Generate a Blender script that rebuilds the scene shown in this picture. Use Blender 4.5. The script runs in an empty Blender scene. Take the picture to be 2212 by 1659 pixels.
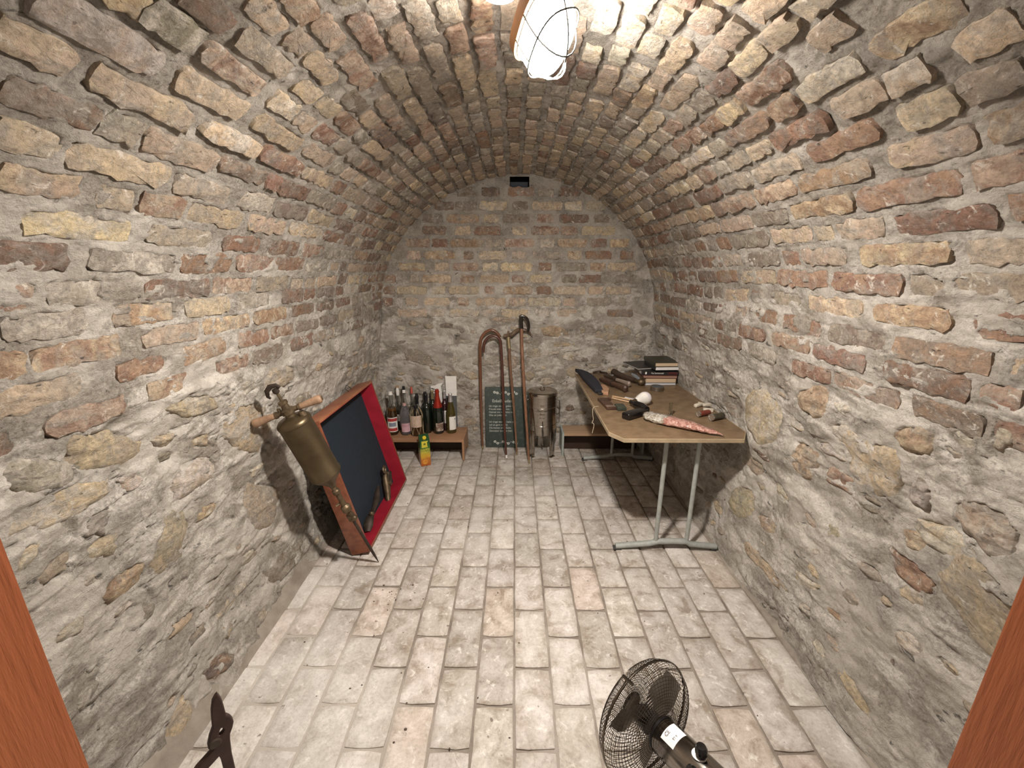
import bpy, bmesh, math, random
import numpy as np
from mathutils import Vector, Matrix

sc = bpy.context.scene
COL = sc.collection
PI = math.pi

# ---------------------------------------------------------------- camera, world, exposure
cam_d = bpy.data.cameras.new('camera'); cam = bpy.data.objects.new('camera', cam_d); COL.objects.link(cam)
cam_d.sensor_fit = 'HORIZONTAL'; cam_d.sensor_width = 36.0; cam_d.lens = 885.0 / 2212.0 * 36.0
cam_d.clip_start = 0.02
cam.location = (0, 0, 1.6)
_p = math.atan(245.5 / 885.0); _y = math.atan(6 / 885.0)
cam.rotation_euler = (PI / 2 - _p, 0, _y)
sc.camera = cam
sc.view_settings.view_transform = 'Standard'; sc.view_settings.look = 'None'
sc.view_settings.gamma = 1.0; sc.view_settings.use_curve_mapping = False
sc.view_settings.exposure = 0.34
LAMP = 112.0; LIGHT_W = 58.0
w = bpy.data.worlds.new('world'); sc.world = w; w.use_nodes = True
w.node_tree.nodes['Background'].inputs[0].default_value = (1.0, 0.93, 0.85, 1)
w.node_tree.nodes['Background'].inputs[1].default_value = 0.2
sc.cycles.max_bounces = 10; sc.cycles.diffuse_bounces = 3; sc.cycles.glossy_bounces = 4
sc.cycles.transmission_bounces = 8; sc.cycles.transparent_max_bounces = 8
sc.cycles.sample_clamp_indirect = 6.0

# ---------------------------------------------------------------- noise
_rng = np.random.RandomState(7)
_T = _rng.rand(256, 256).astype(np.float64) * 2 - 1
def vn(x, y, seed=0):
    x = np.asarray(x, float) + seed * 17.31; y = np.asarray(y, float) + seed * 9.77
    xi = np.floor(x).astype(int); yi = np.floor(y).astype(int); fx = x - xi; fy = y - yi
    fx = fx * fx * fx * (fx * (fx * 6 - 15) + 10); fy = fy * fy * fy * (fy * (fy * 6 - 15) + 10)
    a = _T[xi % 256, yi % 256]; b = _T[(xi + 1) % 256, yi % 256]
    c = _T[xi % 256, (yi + 1) % 256]; d = _T[(xi + 1) % 256, (yi + 1) % 256]
    return (a * (1 - fx) + b * fx) * (1 - fy) + (c * (1 - fx) + d * fx) * fy
def fbm(x, y, seed=0, o=4, g=0.5):
    r = 0; a = 1.0; t = 0
    x = np.asarray(x, float); y = np.asarray(y, float)
    for i in range(o):
        r = r + a * vn(x * 2 ** i, y * 2 ** i, seed + i * 3 + 1); t += a; a *= g
    return r / t
def sstep(a, b, x):
    t = np.clip((x - a) / (b - a), 0, 1); return t * t * (3 - 2 * t)

# ---------------------------------------------------------------- materials
class NT:
    def __init__(s, name):
        s.m = bpy.data.materials.new(name); s.m.use_nodes = True; s.n = s.m.node_tree.nodes; s.l = s.m.node_tree.links
        s.b = s.n['Principled BSDF']
    def add(s, t, **kw):
        n = s.n.new(t)
        for k, v in kw.items(): setattr(n, k, v)
        return n
    def link(s, a, b): s.l.new(a, b)
    def noise(s, vec, scale, detail=4, rough=0.6, dist=0.0):
        n = s.add('ShaderNodeTexNoise'); n.inputs['Scale'].default_value = scale; n.inputs['Detail'].default_value = detail
        n.inputs['Roughness'].default_value = rough; n.inputs['Distortion'].default_value = dist
        if vec is not None: s.link(vec, n.inputs['Vector'])
        return n.outputs['Fac']
    def ramp(s, fac, stops):
        n = s.add('ShaderNodeValToRGB'); e = n.color_ramp.elements
        while len(e) > 1: e.remove(e[-1])
        e[0].position = stops[0][0]; c = stops[0][1]; e[0].color = (c, c, c, 1) if isinstance(c, (int, float)) else (*c, 1)
        for p, c in stops[1:]:
            x = e.new(p); x.color = (c, c, c, 1) if isinstance(c, (int, float)) else (*c, 1)
        s.link(fac, n.inputs[0]); return n.outputs[0]
    def mix(s, fac, a, b, mode='MIX'):
        n = s.add('ShaderNodeMix', data_type='RGBA', blend_type=mode)
        for v, i in ((fac, 0), (a, 6), (b, 7)):
            if isinstance(v, (int, float)): n.inputs[i].default_value = v if i == 0 else (v, v, v, 1)
            elif isinstance(v, tuple): n.inputs[i].default_value = (*v, 1)
            else: s.link(v, n.inputs[i])
        return n.outputs[2]
    def math(s, op, a, b=0.0):
        n = s.add('ShaderNodeMath', operation=op)
        for v, i in ((a, 0), (b, 1)):
            if isinstance(v, (int, float)): n.inputs[i].default_value = v
            else: s.link(v, n.inputs[i])
        return n.outputs[0]
    def bump(s, h, dist, strength=1.0, prev=None):
        n = s.add('ShaderNodeBump'); n.inputs['Strength'].default_value = strength; n.inputs['Distance'].default_value = dist
        s.link(h, n.inputs['Height'])
        if prev is not None: s.link(prev, n.inputs['Normal'])
        return n.outputs[0]
    def pos(s): return s.add('ShaderNodeNewGeometry').outputs['Position']
    def obj(s): return s.add('ShaderNodeTexCoord').outputs['Object']
    def stretch(s, vec, sx, sy, sz):
        n = s.add('ShaderNodeMapping'); n.inputs['Scale'].default_value = (sx, sy, sz); s.link(vec, n.inputs[0]); return n.outputs[0]

def plain(name, c1, rough=0.5, metal=0.0, c2=None, scale=20, detail=4, bump=0.0, stretch=None, spec=None, coat=0.0, trans=0.0, ior=None, lo=.35, hi=.65, alpha=1.0):
    t = NT(name); b = t.b
    v = t.obj()
    if stretch: v = t.stretch(v, *stretch)
    if c2 is None: c2 = tuple(x * 0.78 for x in c1)
    f = t.noise(v, scale, detail)
    c = t.mix(t.ramp(f, [(lo, 0.0), (hi, 1.0)]), c1, c2)
    t.link(c, b.inputs['Base Color'])
    b.inputs['Roughness'].default_value = rough; b.inputs['Metallic'].default_value = metal
    if coat: b.inputs['Coat Weight'].default_value = coat; b.inputs['Coat Roughness'].default_value = .15
    if trans: b.inputs['Transmission Weight'].default_value = trans
    if ior: b.inputs['IOR'].default_value = ior
    if spec is not None: b.inputs['Specular IOR Level'].default_value = spec
    if alpha < 1: b.inputs['Alpha'].default_value = alpha
    if bump: t.link(t.bump(t.noise(v, scale * 2.2, 6), bump), b.inputs['Normal'])
    return t.m

def mortar_mat(name, stone=0.0):
    t = NT(name); p = t.pos(); b = t.b
    sep = t.add('ShaderNodeSeparateXYZ'); t.link(p, sep.inputs[0]); z = sep.outputs[2]
    n1 = t.noise(p, 3.2, 6, .65, .4); n2 = t.noise(p, 17, 7, .7, .3); n3 = t.noise(p, 110, 4, .7)
    sm = t.stretch(p, 4.0, 2.6, 6.0); n4 = t.noise(sm, 1.7, 8, .66, .5)
    calm = t.ramp(t.noise(p, 4.4, 3, .5, .4), [(.42, 0.0), (.56, 1.0)])
    base = t.ramp(n2, [(.28, (.18, .160, .138)), (.43, (.305, .278, .245)), (.58, (.385, .357, .318)), (.74, (.49, .458, .412))])
    warm = t.ramp(n1, [(.35, (.40, .345, .27)), (.65, (.38, .352, .312))])
    c = t.mix(.45, base, warm)
    lime = t.ramp(n4, [(.46, 0.0), (.58, .85)])
    zz = t.ramp(z, [(.0, .16), (.22, .30), (.5, .34), (.95, .8), (1.15, 1.0), (1.55, .8), (1.75, .22), (2.3, .10)])
    # ramp works on 0..1: squash the height
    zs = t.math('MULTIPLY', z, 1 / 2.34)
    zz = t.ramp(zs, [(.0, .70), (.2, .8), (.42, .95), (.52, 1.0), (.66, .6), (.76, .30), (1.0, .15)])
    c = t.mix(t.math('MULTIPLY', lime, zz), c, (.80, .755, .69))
    sand = t.ramp(n3, [(.3, .60), (.5, 1.0), (.72, 1.2)])
    c = t.mix(1.0, c, sand, 'MULTIPLY')
    c = t.mix(t.math('MULTIPLY', t.math('SUBTRACT', 1.0, calm), .55), c, (.42, .392, .352))
    pits = t.ramp(t.noise(t.stretch(p, 8, 5, 13), 2.6, 6, .62, .9), [(.31, .22), (.36, 1.0)])
    c = t.mix(.9, c, pits, 'MULTIPLY')
    t.link(c, b.inputs['Base Color']); b.inputs['Roughness'].default_value = .93; b.inputs['Specular IOR Level'].default_value = .2
    hb = t.math('MULTIPLY', t.noise(t.stretch(p, 1.1, .8, 1.3), 30, 9, .72, .4), t.math('ADD', .38, t.math('MULTIPLY', calm, .62)))
    b1 = t.bump(hb, .019, 1.0)
    b2 = t.bump(n3, .0035, 1.0, b1)
    t.link(b2, b.inputs['Normal'])
    return t.m

def masonry_mat(name, rock=0.0):
    t = NT(name); p = t.pos(); b = t.b
    a = t.add('ShaderNodeAttribute', attribute_name='Col').outputs['Color']; a2 = t.add('ShaderNodeAttribute', attribute_name='Col2').outputs['Color']
    n1 = t.noise(p, 14, 7, .68, .7); n2 = t.noise(p, 75, 6, .72, .3)
    c = t.mix(t.ramp(n1, [(.44, 0.0), (.60, .9)]), a, a2)
    c = t.mix(t.ramp(t.noise(p, 31, 6, .7, .6), [(.5, 0.0), (.68, .6)]), c, t.mix(1.0, c, 1.32, 'MULTIPLY'))
    grey = t.ramp(t.noise(p, 11, 8, .72, .9), [(.50, 0.0), (.60, .62)])
    c = t.mix(grey, c, (.40, .368, .325))
    c = t.mix(1.0, c, t.ramp(n2, [(.25, .50), (.5, .98), (.75, 1.22)]), 'MULTIPLY')
    lime = t.ramp(t.noise(p, 26, 8, .74, .9), [(.575, 0.0), (.66, .85)])
    c = t.mix(lime, c, (.80, .75, .67))
    dirt = t.ramp(t.noise(p, 8.5, 7, .74, .6), [(.30, .75), (.43, 0.0)])
    c = t.mix(dirt, c, (.25, .21, .175))
    pit = t.ramp(t.noise(t.stretch(p, 1, .5, 1.6), 52, 4, .6, .7), [(.29, .22), (.36, 1.0)])
    c = t.mix(.9, c, pit, 'MULTIPLY')
    t.link(c, b.inputs['Base Color']); b.inputs['Roughness'].default_value = .9; b.inputs['Specular IOR Level'].default_value = .25
    v = t.stretch(p, 1.6, .65, 2.0) if rock else t.stretch(p, 1.1, .8, 1.2)
    b1 = t.bump(t.noise(v, 27, 9, .70, .7), .024 if rock else .016, 1.0)
    b2 = t.bump(n2, .0045, 1.0, b1)
    t.link(b2, b.inputs['Normal'])
    return t.m

M_MORTAR = mortar_mat('lime_mortar'); M_BRICK = masonry_mat('old_brick'); M_STONE = masonry_mat('rubble_stone', 1.0)

def tile_mat():
    t = NT('floor_brick'); p = t.pos(); b = t.b
    a = t.add('ShaderNodeAttribute', attribute_name='Col').outputs['Color']
    n1 = t.noise(p, 10, 7, .68, .5); n2 = t.noise(p, 80, 6, .72)
    c = t.mix(t.ramp(n1, [(.36, .0), (.47, .55), (.62, 1.0)]), t.mix(1.0, a, (.52, .47, .41), 'MULTIPLY'), a)
    c = t.mix(t.ramp(t.noise(p, 24, 7, .7, .8), [(.55, 0.0), (.68, .7)]), c, (.86, .83, .78))
    edge = t.add('ShaderNodeAttribute', attribute_name='Edge').outputs['Fac']
    e = t.math('MULTIPLY', edge, t.ramp(n1, [(.35, 1.0), (.65, .2)]))
    c = t.mix(t.math('MULTIPLY', e, .6), c, (.36, .31, .25))
    d = t.math('MULTIPLY', t.add('ShaderNodeAttribute', attribute_name='Dust').outputs['Fac'], t.ramp(t.noise(p, 3.6, 7, .7, .6), [(.33, .15), (.55, 1.0)]))
    c = t.mix(t.math('MULTIPLY', d, .55), c, (.80, .775, .735))
    sp = t.ramp(t.noise(p, 27, 3, .5, .2), [(.70, 0.0), (.735, .8)])
    c = t.mix(sp, c, (.17, .135, .11))
    c = t.mix(1.0, c, t.ramp(n2, [(.25, .70), (.5, 1.0), (.75, 1.1)]), 'MULTIPLY')
    t.link(c, b.inputs['Base Color']); b.inputs['Roughness'].default_value = .78; b.inputs['Specular IOR Level'].default_value = .3
    b1 = t.bump(t.noise(p, 26, 9, .68, .4), .007, .9); t.link(t.bump(n2, .0012, .8, b1), b.inputs['Normal'])
    return t.m
M_TILE = tile_mat()
def bed_mat():
    t = NT('floor_grout'); p = t.pos(); n = t.noise(p, 7, 7, .68, .4)
    c = t.mix(t.ramp(n, [(.35, 0.0), (.65, 1.0)]), (.17, .14, .115), (.30, .26, .22))
    d = t.add('ShaderNodeAttribute', attribute_name='Dust').outputs['Fac']
    c = t.mix(t.math('MULTIPLY', d, .55), c, (.62, .58, .52))
    t.link(c, t.b.inputs['Base Color']); t.b.inputs['Roughness'].default_value = .95; t.link(t.bump(t.noise(p, 60, 6), .004), t.b.inputs['Normal']); return t.m
M_BED = bed_mat()
PAL = dict(Y=(.72, .575, .385), P=(.575, .435, .335), R=(.31, .17, .118), O=(.42, .27, .175), T=(.55, .455, .35),
           G=(.37, .335, .28), B=(.24, .185, .152), W=(.72, .665, .59), Q=(.48, .44, .315))
PAL = {k: tuple(.80 * a + .20 * b * (.45 + .55 * sum(v) / 1.35) for a, b in zip(v, (.50, .42, .33))) for k, v in PAL.items()}
PAL2 = dict(Y='TOW', P='YTR', R='OBP', O='TRY', T='YPG', G='TBW', B='ORG', W='TPY', Q='GYT')

# ---------------------------------------------------------------- mesh helpers
def link(o, parent=None):
    COL.objects.link(o)
    if parent is not None: o.parent = parent
    return o
def meshobj(name, V, F, mat, parent=None, col=None, smooth=True, angle=None, col2=None):
    me = bpy.data.meshes.new(name)
    me.from_pydata([tuple(v) for v in V], [], [tuple(f) for f in F])
    if mat is not None: me.materials.append(mat)
    if col is not None:
        at = me.color_attributes.new('Col', 'FLOAT_COLOR', 'POINT')
        c = np.ones((len(V), 4)); c[:, :3] = col; at.data.foreach_set('color', c.ravel())
        if col2 is not None: at = me.color_attributes.new('Col2', 'FLOAT_COLOR', 'POINT'); c[:, :3] = col2; at.data.foreach_set('color', c.ravel())
    if smooth: me.polygons.foreach_set('use_smooth', [True] * len(me.polygons))
    if angle is not None: me.set_sharp_from_angle(angle=math.radians(angle))
    me.update()
    return link(bpy.data.objects.new(name, me), parent)
def tag(o, label=None, cat=None, group=None, kind=None):
    if label: o['label'] = label
    if cat: o['category'] = cat
    if group: o['group'] = group
    if kind: o['kind'] = kind
    return o
def thing(name, label, cat, loc=(0, 0, 0), rot=None, group=None):
    o = bpy.data.objects.new(name, None); o.empty_display_size = .05; COL.objects.link(o)
    if rot is not None:
        o.matrix_world = Matrix.Translation(Vector(loc)) @ rot.to_4x4()
    else: o.location = loc
    return tag(o, label, cat, group)
def axes(x, y, z):
    m = Matrix((Vector(x), Vector(y), Vector(z))); m.transpose(); return m
def frame_z(d, up=(0, 0, 1)):
    z = Vector(d).normalized(); u = Vector(up)
    if abs(z.dot(u)) > .98: u = Vector((0, 1, 0))
    x = u.cross(z).normalized(); y = z.cross(x); return axes(x, y, z)

class G:
    """collects shapes into one bmesh"""
    def __init__(s): s.bm = bmesh.new()
    def _xf(s, vs, m):
        if m is not None: bmesh.ops.transform(s.bm, matrix=m, verts=vs)
    def box(s, c, d, rot=None, bev=0.0, seg=2):
        r = bmesh.ops.create_cube(s.bm, size=1.0); vs = r['verts']
        bmesh.ops.scale(s.bm, vec=d, verts=vs)
        if bev:
            es = list({e for v in vs for e in v.link_edges})
            q = bmesh.ops.bevel(s.bm, geom=es, offset=bev, segments=seg, affect='EDGES', profile=.6)
            vs = [v for v in q['verts']]
            vs = list({v for f in q['faces'] for v in f.verts} | set(vs))
            # gather the island
            seen = set(vs); st = list(vs)
            while st:
                v = st.pop()
                for e in v.link_edges:
                    o = e.other_vert(v)
                    if o not in seen: seen.add(o); st.append(o)
            vs = list(seen)
        m = Matrix.Translation(Vector(c))
        if rot is not None: m = m @ (rot.to_4x4() if hasattr(rot, 'to_4x4') else rot)
        s._xf(vs, m); return s
    def lathe(s, prof, n=24, m=None, cap=True, a0=0, a1=2 * PI):
        full = abs((a1 - a0) - 2 * PI) < 1e-6
        k = n if full else n + 1
        rings = []
        for r, z in prof:
            if r < 1e-6: rings.append([s.bm.verts.new((0, 0, z))]); continue
            rings.append([s.bm.verts.new((r * math.cos(a0 + (a1 - a0) * i / n), r * math.sin(a0 + (a1 - a0) * i / n), z)) for i in range(k)])
        for A, B in zip(rings, rings[1:]):
            for i in range(n):
                j = (i + 1) % k if full else i + 1
                if len(A) == 1 and len(B) == 1: continue
                if len(A) == 1: s.bm.faces.new((A[0], B[j], B[i]))
                elif len(B) == 1: s.bm.faces.new((A[i], A[j], B[0]))
                else: s.bm.faces.new((A[i], A[j], B[j], B[i]))
        if cap and full:
            if len(rings[0]) > 1: s.bm.faces.new(rings[0][::-1])
            if len(rings[-1]) > 1: s.bm.faces.new(rings[-1])
        s._xf([v for r in rings for v in r], m); return s
    def tube(s, pts, r, n=8, closed=False, flat=1.0, cap=True):
        pts = [Vector(p) for p in pts]; N = len(pts); rs = r if isinstance(r, (list, tuple)) else [r] * N
        up = None; rings = []
        for i, p in enumerate(pts):
            if closed: d = pts[(i + 1) % N] - pts[i - 1]
            else: d = pts[min(i + 1, N - 1)] - pts[max(i - 1, 0)]
            d.normalize()
            if up is None:
                up = Vector((0, 0, 1)) if abs(d.z) < .9 else Vector((0, 1, 0))
            x = up - d * up.dot(d); x.normalize(); up = x; y = d.cross(x)
            rings.append([s.bm.verts.new(p + (x * math.cos(a) + y * math.sin(a) * flat) * rs[i]) for a in [2 * PI * k / n for k in range(n)]])
        m = N if closed else N - 1
        for i in range(m):
            A, B = rings[i], rings[(i + 1) % N]
            for k in range(n): s.bm.faces.new((A[k], A[(k + 1) % n], B[(k + 1) % n], B[k]))
        if not closed and cap: s.bm.faces.new(rings[0][::-1]); s.bm.faces.new(rings[-1])
        return s
    def prism(s, poly, z0, z1, m=None, bev=0.0):
        a = [s.bm.verts.new((x, y, z0)) for x, y in poly]; b = [s.bm.verts.new((x, y, z1)) for x, y in poly]
        n = len(poly); s.bm.faces.new(a[::-1]); s.bm.faces.new(b)
        for i in range(n): s.bm.faces.new((a[i], a[(i + 1) % n], b[(i + 1) % n], b[i]))
        s._xf(a + b, m); return s
    def sphere(s, c, r, sc=(1, 1, 1), u=16, v=10, rot=None):
        q = bmesh.ops.create_uvsphere(s.bm, u_segments=u, v_segments=v, radius=r)
        m = Matrix.Translation(Vector(c))
        if rot is not None: m = m @ rot.to_4x4()
        s._xf(q['verts'], m @ Matrix.Diagonal((*sc, 1))); return s
    def jitter(s, amp, sc, seed=1):
        for v in s.bm.verts:
            c = v.co
            n1 = float(vn(c.x * sc + c.z * 3.1, c.y * sc, seed)); n2 = float(vn(c.y * sc, c.z * sc + 4, seed + 3)); n3 = float(vn(c.z * sc, c.x * sc + 8, seed + 5))
            v.co = c + Vector((n1, n2, n3)) * amp
        return s
    def done(s, name, mat, parent=None, angle=35, smooth=True):
        bmesh.ops.recalc_face_normals(s.bm, faces=s.bm.faces[:])
        me = bpy.data.meshes.new(name); s.bm.to_mesh(me); s.bm.free()
        for m in (mat if isinstance(mat, list) else [mat]): me.materials.append(m)
        if smooth:
            me.polygons.foreach_set('use_smooth', [True] * len(me.polygons))
            if angle: me.set_sharp_from_angle(angle=math.radians(angle))
        return link(bpy.data.objects.new(name, me), parent)
def text(name, body, size, mat, parent, loc, rot, depth=.0004, align='CENTER', spacing=1.0, line=1.0, shear=0, width=None):
    cu = bpy.data.curves.new(name, 'FONT'); cu.body = body; cu.size = size; cu.extrude = depth; cu.align_x = align
    cu.resolution_u = 2; cu.space_character = spacing; cu.space_line = line; cu.shear = shear
    cu.materials.append(mat)
    tmp = bpy.data.objects.new('tmp', cu); COL.objects.link(tmp)
    me = bpy.data.meshes.new_from_object(tmp.evaluated_get(bpy.context.evaluated_depsgraph_get())); bpy.data.objects.remove(tmp); bpy.data.curves.remove(cu)
    me.transform(Matrix.Diagonal((width or 1, 1, 1, 1))); me.name = name
    o = bpy.data.objects.new(name, me); o.matrix_basis = Matrix.Translation(Vector(loc)) @ rot.to_4x4()
    return link(o, parent)
def outline(name, loops, depth, mat, parent, M=None, bevel=0.0):
    """flat shape (with holes) given depth"""
    cu = bpy.data.curves.new(name, 'CURVE'); cu.dimensions = '2D'; cu.fill_mode = 'BOTH'; cu.extrude = depth / 2
    if bevel: cu.bevel_depth = bevel; cu.bevel_resolution = 1
    for lp in loops:
        sp = cu.splines.new('POLY'); sp.points.add(len(lp) - 1); sp.use_cyclic_u = True
        for i, (x, y) in enumerate(lp): sp.points[i].co = (x, y, 0, 1)
    tmp = bpy.data.objects.new('tmp', cu); COL.objects.link(tmp)
    dg = bpy.context.evaluated_depsgraph_get()
    me = bpy.data.meshes.new_from_object(tmp.evaluated_get(dg)); bpy.data.objects.remove(tmp); bpy.data.curves.remove(cu)
    if M is not None: me.transform(M)
    me.materials.clear(); me.materials.append(mat); me.name = name
    me.polygons.foreach_set('use_smooth', [True] * len(me.polygons)); me.set_sharp_from_angle(angle=math.radians(35))
    return link(bpy.data.objects.new(name, me), parent)

# ================================================================ the shell
ZS = 1.31; ZC = 2.335; XL = -1.15; XR = 1.19; NX = 1.92; YB = 3.6; YF = .3
def _profile():
    pts = []; a = (XR - XL) / 2; xc = (XR + XL) / 2; b = ZC - ZS
    for z in np.linspace(0, ZS, 90)[:-1]: pts.append((XL - 0.02 * (1 - z / ZS) - .045 * np.sin(np.pi * z / ZS), z))
    for th in np.linspace(np.pi, 0, 600):
        c = np.cos(th); s = np.sin(th)
        pts.append((xc + a * np.sign(c) * abs(c) ** (2 / NX), ZS + b * abs(s) ** (2 / NX)))
    for z in np.linspace(ZS, 0, 90)[1:]: pts.append((XR + 0.025 * (1 - z / ZS) + .085 * np.sin(np.pi * z / ZS), z))
    P = np.array(pts); d = np.r_[0, np.cumsum(np.hypot(*np.diff(P, axis=0).T))]
    return P, d
PP, PD = _profile(); SM = PD[-1]
def prof(s):
    s = np.asarray(s, float)
    x = np.interp(s, PD, PP[:, 0]); z = np.interp(s, PD, PP[:, 1])
    e = .01; a = np.clip(s - e, 0, SM); b = np.clip(s + e, 0, SM)
    tx = np.interp(b, PD, PP[:, 0]) - np.interp(a, PD, PP[:, 0]); tz = np.interp(b, PD, PP[:, 1]) - np.interp(a, PD, PP[:, 1])
    l = np.hypot(tx, tz); return x, z, tz / l, -tx / l
S1, S2 = 1.21, 4.86         # stone below, brick above
def zone(s, y):             # 1 = rubble stone, 0 = brick
    j = .035 * vn(np.asarray(y) * 3.1, 0 * np.asarray(y), 91)
    return np.maximum(1 - sstep(S1 - .06, S1 - .015, s + j), sstep(S2 + .015, S2 + .06, s + j))
def und(s, y):
    z = zone(s, y); s = np.asarray(s, float); y = np.asarray(y, float)
    return .014 * fbm(s * 1.6, y * 1.3, 50, 3) + z * .030 * fbm(s * 4.2, y * 2.6, 60, 3) + .018 * np.exp(-s / .035) * (1 + .4 * vn(y * 5, y * 0, 77))
def surf(s, y, h):
    x, z, nx, nz = prof(s); return np.stack([x + nx * h, y + 0 * x, z + nz * h], -1)
def undB(u, v):
    z = 1 - sstep(1.20, 1.26, v + .03 * vn(u * 3, u * 0, 92))
    return .010 * fbm(u * 2, v * 2, 150, 3) + z * .026 * fbm(u * 3.6, v * 4.2, 160, 3)
def surfB(u, v, h): return np.stack([u, YB - h + 0 * u, v + 0 * u], -1)

COURSES = [1.225, 1.314, 1.398, 1.478, 1.55, 1.636, 1.717, 1.805, 1.888, 1.975, 2.064, 2.151, 2.238, 2.323, 2.404, 2.485, 2.574, 2.652, 2.736, 2.819, 2.903, 2.998, 3.094, 3.191, 3.270, 3.355, 3.435, 3.516, 3.602, 3.685, 3.770, 3.857, 3.942, 4.028, 4.117, 4.21, 4.301, 4.391, 4.479, 4.573, 4.666, 4.753, 4.840]
BR="1.213 1.05 0.22 P;1.225 2.22 0.24 R;1.229 1.34 0.22 P;1.231 1.65 0.21 R;1.307 0.94 0.21 P;1.313 2.03 0.21 R;1.315 1.24 0.19 R;1.316 1.80 0.22 R;1.319 1.48 0.26 O;1.385 1.06 0.23 O;1.392 0.89 0.06 O;1.402 1.36 0.24 T;1.402 1.64 0.28 Y;1.402 2.24 0.25 R;1.404 1.94 0.28 O;1.475 1.53 0.23 Y;1.475 0.99 0.19 G;1.477 1.26 0.21 O;1.480 1.81 0.24 G;1.485 2.12 0.21 R;1.538 1.40 0.29 B;1.543 1.67 0.25 P;1.550 1.94 0.25 T;1.554 1.12 0.26 G;1.630 1.51 0.26 R;1.632 1.22 0.27 G;1.637 1.79 0.25 R;1.646 0.96 0.16 R;1.713 1.68 0.23 R;1.715 2.25 0.23 P;1.716 1.37 0.27 T;1.717 1.97 0.22 R;1.724 1.06 0.26 Y;1.799 1.12 0.09 T;1.803 1.49 0.26 Y;1.808 1.79 0.25 P;1.812 1.26 0.16 P;1.818 0.95 0.16 P;1.825 2.11 0.32 Y;1.872 1.38 0.23 G;1.879 1.37 0.23 G;1.885 1.66 0.20 W;1.895 1.11 0.27 Y;1.900 0.90 0.11 Y;1.973 1.25 0.25 P;1.976 1.85 0.22 R;1.976 0.92 0.18 B;1.982 1.06 0.10 G;2.056 1.08 0.27 T;2.059 1.39 0.25 Y;2.068 0.85 0.13 T;2.072 1.66 0.26 R;2.142 0.94 0.25 W;2.146 1.23 0.25 Y;2.151 1.54 0.26 P;2.167 1.82 0.22 T;2.223 0.92 0.05 Y;2.240 1.74 0.16 R;2.242 1.45 0.13 Y;2.246 1.02 0.14 G;2.303 1.05 0.13 B;2.318 1.47 0.12 Y;2.326 1.25 0.21 T;2.329 1.61 0.13 T;2.336 1.78 0.17 R;2.394 1.15 0.12 Y;2.407 1.42 0.16 P;2.411 1.69 0.17 B;2.459 1.18 0.11 O;2.481 1.54 0.22 P;2.487 1.31 0.14 P;2.489 1.83 0.15 T;2.569 1.41 0.24 P;2.576 1.71 0.22 T;2.577 1.99 0.23 T;2.638 1.32 0.08 W;2.649 1.80 0.27 G;2.653 1.51 0.21 P;2.655 2.11 0.21 B;2.726 1.42 0.19 W;2.738 1.67 0.24 G;2.740 1.96 0.21 B;2.740 2.23 0.24 T;2.811 1.41 0.11 W;2.818 1.80 0.26 T;2.822 1.56 0.15 P;2.895 1.93 0.24 T;2.911 1.67 0.21 P;3.191 1.55 0.21 P;3.266 1.64 0.10 W;3.270 1.42 0.15 W;3.271 1.77 0.09 B;3.353 1.46 0.15 W;3.355 1.61 0.07 W;3.361 1.81 0.22 P;3.368 2.10 0.19 T;3.430 1.49 0.10 W;3.434 1.89 0.12 B;3.438 1.36 0.12 Y;3.450 1.72 0.18 Y;3.513 1.80 0.15 Y;3.513 1.28 0.09 P;3.513 1.49 0.18 P;3.592 1.29 0.11 P;3.601 1.67 0.26 T;3.602 1.96 0.19 Y;3.611 1.40 0.11 P;3.615 1.15 0.06 Y;3.681 1.33 0.14 Y;3.682 1.20 0.11 T;3.744 1.11 0.10 P;3.768 1.37 0.22 R;3.794 1.05 0.16 P;3.859 0.97 0.18 Y;3.859 1.21 0.21 W;3.935 1.17 0.15 T;3.935 0.88 0.09 Y;3.936 1.04 0.10 Y;3.952 1.41 0.24 R;4.017 0.91 0.11 T;4.021 2.48 0.28 B;4.032 1.30 0.25 R;4.034 1.04 0.13 T;4.037 1.60 0.26 T;4.110 2.34 0.29 Y;4.110 0.90 0.04 O;4.111 1.68 0.25 P;4.124 1.39 0.29 O;4.127 1.08 0.21 P;4.206 0.96 0.11 R;4.207 1.49 0.29 O;4.218 1.18 0.29 R;4.286 1.70 0.25 P;4.294 2.01 0.32 G;4.308 1.36 0.18 T;4.317 1.11 0.26 R;4.381 1.55 0.23 P;4.393 1.24 0.29 Y;4.399 1.00 0.12 T;4.472 1.70 0.31 O;4.473 2.02 0.30 T;4.478 2.31 0.21 O;4.481 1.38 0.28 R;4.491 1.08 0.29 T;4.561 1.84 0.23 G;4.568 1.53 0.28 P;4.577 1.22 0.25 O;4.587 0.99 0.12 R;4.645 1.99 0.24 R;4.662 1.71 0.25 R;4.672 1.42 0.25 B;4.687 1.13 0.27 B;4.742 1.77 0.27 O;4.755 1.16 0.26 R;4.756 2.07 0.24 R;4.758 1.49 0.27 R;4.829 2.30 0.26 B;4.830 0.92 0.05 R;4.843 2.59 0.26 R;4.845 1.09 0.21 B;4.848 1.98 0.23 G;4.856 1.37 0.28 R;4.864 1.64 0.23 R"
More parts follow.
